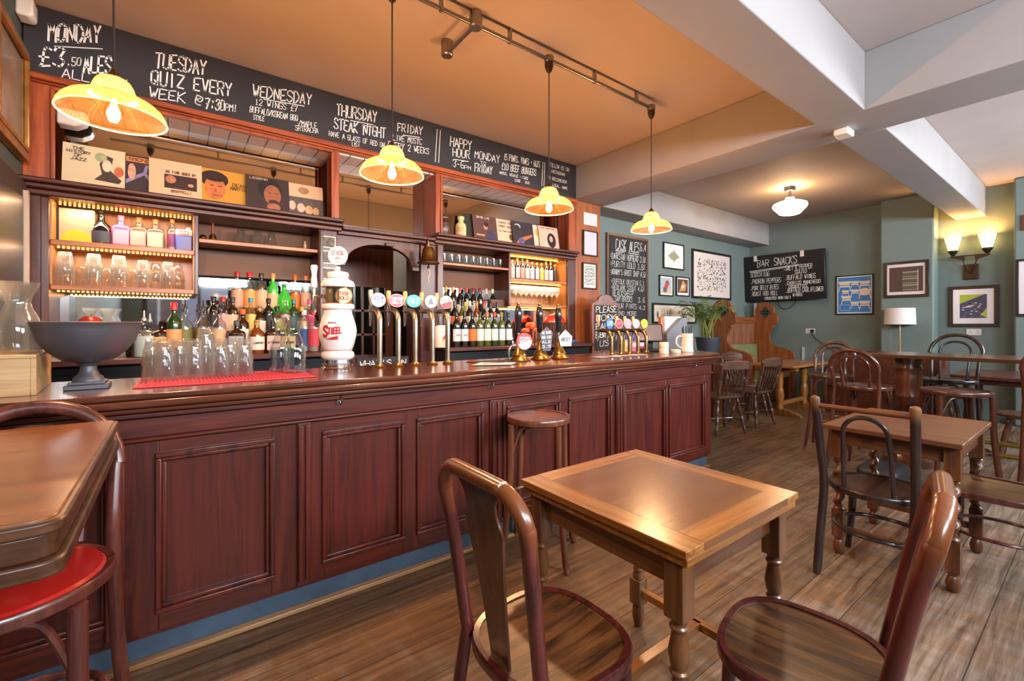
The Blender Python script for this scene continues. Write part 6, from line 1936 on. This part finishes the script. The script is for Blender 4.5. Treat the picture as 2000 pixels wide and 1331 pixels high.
# post notices
PY = ('y', 3.9)
k = obj('notice', MB().bx(4.035, 4.27, 3.894, 3.8985, 2.565, 2.715), mat('#e0d6d8', .6))
tag(k, 'unframed white notice pinned at the top of the wooden post', 'notice')
art_(k, 'plain', .2, .14, 0)
m = MB()
for i in range(6):
    write(m, 'IIIIIIIIII', 4.05, 4.25, 2.69 - i * .022, .012, 3.893, .0035, 0, .8, i)
obj('printed_text', m, mat('#6a7aa8', .6), k, smooth=0)
picture('dark framed typed certificate in the middle of the wooden post', PY, 4.01, 2.18, .26, .315, 'text', .016, mat('#2a1c1a', .4), '#d6cbd6', name='framed_notice', cat='notice')
picture('dark framed map print at the bottom of the wooden post', PY, 4.0, 1.77, .255, .325, 'map', .016, mat('#2a1c1a', .4), '#dcdcd6')

# end wall
XW = ('x', X1)
o = thing('tv_screen', 'flat black TV on the corner wall used as the BAR SNACKS chalkboard', 'tv', (8.84, 3.6, 2.2), R(-90))
o.rotation_euler.x = R(4)
obj('screen_case', MB().bx(-.69, .69, -.02, .05, -.42, .43), mat('#151215', .35, var=.2, scale=2), o, .006)
obj('wall_bracket', MB().bx(-.2, .2, .05, .16, -.12, .12), BLACK, o)
t = MB()
for s, x0, x1, z, h, rise in (('BAR', -.42, -.2, .22, .12, .02), ('SNACKS', -.12, .27, .22, .13, .02), ('SCOTCH EGG', -.54, -.2, .04, .08, 0), ('.PADRON PEPPERS', -.55, .0, -.09, .085, 0), ('.PORK BELLY BITES', -.55, -.05, -.21, .08, 0), ('.ROAST HOG ROLL', -.55, -.06, -.32, .08, 0), ('(ROASTED MON-SAT)', -.3, .15, -.4, .05, 0),
                              ('.SALT & PEPPER', .04, .5, .11, .085, 0), ('SQUID', .22, .42, .04, .06, 0), ('.BUFFALO WINGS', .06, .55, -.06, .08, 0), ('.CHORIZO MANCHEGO', .06, .62, -.15, .06, 0), ('CROQUETTES', .12, .42, -.21, .05, 0), ('.BUFFALO CAULIFLOWER', .07, .66, -.29, .075, 0), ('WINGS', .18, .34, -.36, .055, 0)):
    write(t, s, x0, x1, z, h, -.0215, max(.006, h * .065), rise, .3, int(100 * z) + 50)
line(t, -.56, .15, .3, .2, -.0215, .008); line(t, -.54, .13, .3, .18, -.0215, .008)
obj('chalk_lettering', t, CHALK, o, smooth=0)
tp = MB().bx(-.47, -.41, -.024, -.0205, .33, .435).bx(.32, .38, -.024, -.0205, .33, .435)
obj('paper_tape', tp, mat('#d8d0cc', .7), o)
c = obj('hanging_cable', MB().tube(spline([(X1 - .03, 3.75, 1.9), (X1 - .02, 3.72, 1.7), (X1 - .02, 3.6, 1.62), (X1 - .02, 3.45, 1.72), (X1 - .03, 3.42, 1.9)], 6), .005, 6), BLACK)
tag(c, 'thin black cable looping under the wall screen', 'cable')
picture('black framed blue poster of white chairs and lamps on the end wall', XW, 2.82, 1.5, .52, .66, 'chairs', .02, mount='#dfe6ee')
XP = ('x', 8.75)
picture('dark framed photograph of a tall block at night above the white lamp shade', XP, 2.10, 1.74, .52, .54, 'tower', .04, mount='#d9c9c4')
picture('thick black framed colourful hillside print under the twin wall lamp', XW, 1.42, 1.3, .5, .58, 'hills', .045, mount='#e6dfe6')
picture('black framed pale print on the end pier at the edge of the view', ('x', 8.8), .75, 1.44, .5, .74, 'plain', .03, mount='#d8cdd2')
k = obj('wall_plaque', MB().bx(8.78, 8.799, .5, .7, 2.55, 2.75), mat('#5a2e1c', .5), bevel=.004)
tag(k, 'small brown plaque high on the end pier', 'plaque')
def socket(label, X, y, z, plug=False):
    o = thing('wall_socket', label, 'socket', (X - .001, y, z), R(-90))
    obj('face_plate', MB().bx(-.075, .075, -.012, 0, -.045, .045), mat('#d8d4d4', .35), o, .004)
    m = MB()
    for sx in (-.037, .037):
        m.bx(sx - .004, sx + .004, -.0128, -.0118, .008, .022).bx(sx - .018, sx - .008, -.0128, -.0118, -.014, -.006).bx(sx + .008, sx + .018, -.0128, -.0118, -.014, -.006)
    obj('pin_hole', m, BLACK, o, smooth=0)
    if plug:
        obj('plug', MB().bx(.012, .062, -.045, -.0125, -.03, .028), BLACK, o, .006)
    return o
socket('double wall socket with a black plug in it below the wall screen', X1, 3.205, 1.22, True)
socket('steel double wall socket under the hillside print', X1, 1.165, 1.225)
c = obj('power_cable', MB().tube(spline([(X1 - .03, 3.17, 1.2), (X1 - .04, 3.12, 1.1), (X1 - .03, 2.75, .8), (X1 - .04, 2.5, .5), (X1 - .04, 2.4, .02)], 6), .006, 6), BLACK)
tag(c, 'thin black power cable running down the end wall from the plug', 'cable')
c = obj('cable_trunking', MB().bx(X1 - .022, X1 - .001, 3.3, 3.335, .1, .93), mat('#b8c0c0', .4))
tag(c, 'narrow pale cable trunking rising on the end wall behind the trestle table', 'trunking')
c = obj('cable_trunking', MB().bx(X1 - .022, X1 - .001, 4.13, 4.17, 1.1, 1.75), mat('#e0dedc', .4))
tag(c, 'short white cable trunking in the corner below the wall screen', 'trunking')
o = thing('floor_lamp', 'slim brass floor lamp with a white drum shade before the chimney pier', 'lamp', (8.6, 1.88, 0))
obj('base', MB().lathe([(.14, 0), (.14, .015), (.02, .03)], seg=28), BRASS, o)
obj('pole', MB().tube([(0, 0, .02), (0, 0, 1.4)], .012, 10), mat('#b9a27a', .3, .9), o)
obj('lamp_shade', MB().lathe([(.185, 1.335), (.175, 1.575), (.172, 1.575), (.182, 1.335)], seg=36, cap=False), mat('#dcd6d4', .8), o)

# left wall: gilt picture and the dark cupboard door below it
GILT = mat('#a8743a', .38, .7, var=.3, scale=14, name='gilt_frame')
o = thing('framed_picture', 'gilt framed faded picture on the dark side wall by the blackboard', 'picture', (X0 + .001, 3.5, 2.6), R(90))
obj('frame', MB().frame(-.33, .33, -.32, .32, .05, -.045, 0).frame(-.285, .285, -.275, .275, .02, -.055, -.03), GILT, o, .006)
obj('print', MB().bx(-.275, .275, -.02, -.002, -.265, .265), mat('#8a7a6c', .4, var=.5, scale=4, coat=.3), o)
o = obj('door_2', MB().frame(3.0, 3.82, .02, 2.15, .07, -.03, 0).v and MB().bx(X0 + .001, X0 + .03, 2.95, 3.84, 0, 2.16), mat('#3a302a', .8), None, .004)
o['kind'] = 'structure'
obj('door_panel', MB().bx(X0 + .03, X0 + .04, 3.05, 3.72, .1, 2.05), mat('#1c1c22', .3), o, .003)
obj('door_frame', MB().bx(X0 + .03, X0 + .05, 3.76, 3.8, 0, 2.1), mat('#b8a898', .5), o)
# white speaker brackets inside the ledge box
for i, (x, z) in enumerate(((-.5, 2.66), (-.42, 2.58))):
    pass
k = obj('wall_speaker', MB().prism([(-.588, 2.6), (-.5, 2.6), (-.455, 2.63), (-.44, 2.665), (-.455, 2.7), (-.588, 2.7)], 3.99, 4.1, 'y'), mat('#d8ccc2', .4), bevel=.01)
tag(k, 'rounded white speaker inside the mirror box beside the pendant lamp', 'speaker')
# chalk A board and flyers beyond the bar
o = thing('side_cabinet', 'low red brown cabinet beyond the taps carrying the framed chalk sign and flyers', 'cabinet', (4.45, 3.72, 0))
obj('body', MB().bx(-.42, .72, -.16, .15, 0, .93), DRK_Z, o, .004)
obj('cabinet_top', MB().bx(-.44, .74, -.18, .16, .93, .96), DRK_X, o, .006)
o = thing('chalk_sign', 'arched wood framed chalk sign ending in US standing behind the blue tap badge', 'sign', (4.13, 3.66, .961), R(-6))
pts = [(-.2, 0), (.24, 0), (.24, .62), (.14, .66)] + [(.02 + .12 * math.cos(a), .66 + .07 * math.sin(a)) for a in [PI * i / 8 for i in range(9)]] + [(-.1, .66), (-.2, .62)]
obj('sign_frame', MB().prism(pts, -.02, .02, 'y'), wood('#5a2416', '#9a5436', 'z', .4, .2), o, .004)
obj('slate', MB().bx(-.165, .205, -.024, -.019, .06, .6), SLATE, o)
t = MB()
for i, s in enumerate(('PLEASE', 'BOOK', 'PARTY', 'EVENT WITH', 'US!')):
    write(t, s, -.15 + (.06 if i == 4 else 0), .19 - (.06 if i == 4 else 0), .51 - i * .1, .07, -.0252, .007, .04, .3, i)
obj('chalk_lettering', t, CHALK, o, smooth=0)
for i, (x, z, h, c) in enumerate(((4.58, 0, .18, '#d8c060'), (4.72, 0, .16, '#d8707a'), (4.86, 0, .16, '#c8323a'), (4.6, .185, .17, '#5a4a98'), (4.76, .165, .2, '#6a5aa8'))):
    k = obj('leaflet', MB().bx(x - .06, x + .06, 3.66, 3.7, .961 + z, .961 + z + h), mat(c, .55))
    tag(k, ['yellow', 'pink', 'red', 'deep purple', 'mid purple'][i] + ' leaflet pack on the side cabinet behind the brass taps', 'leaflet', 'leaflet packs on the side cabinet')
    m = MB()
    rect(m, x - .045, x + .045, .961 + z + h * .55, .961 + z + h * .85, 3.6592)
    obj('printed_band', m, mat('#e0d8d8', .6), k, smooth=0)
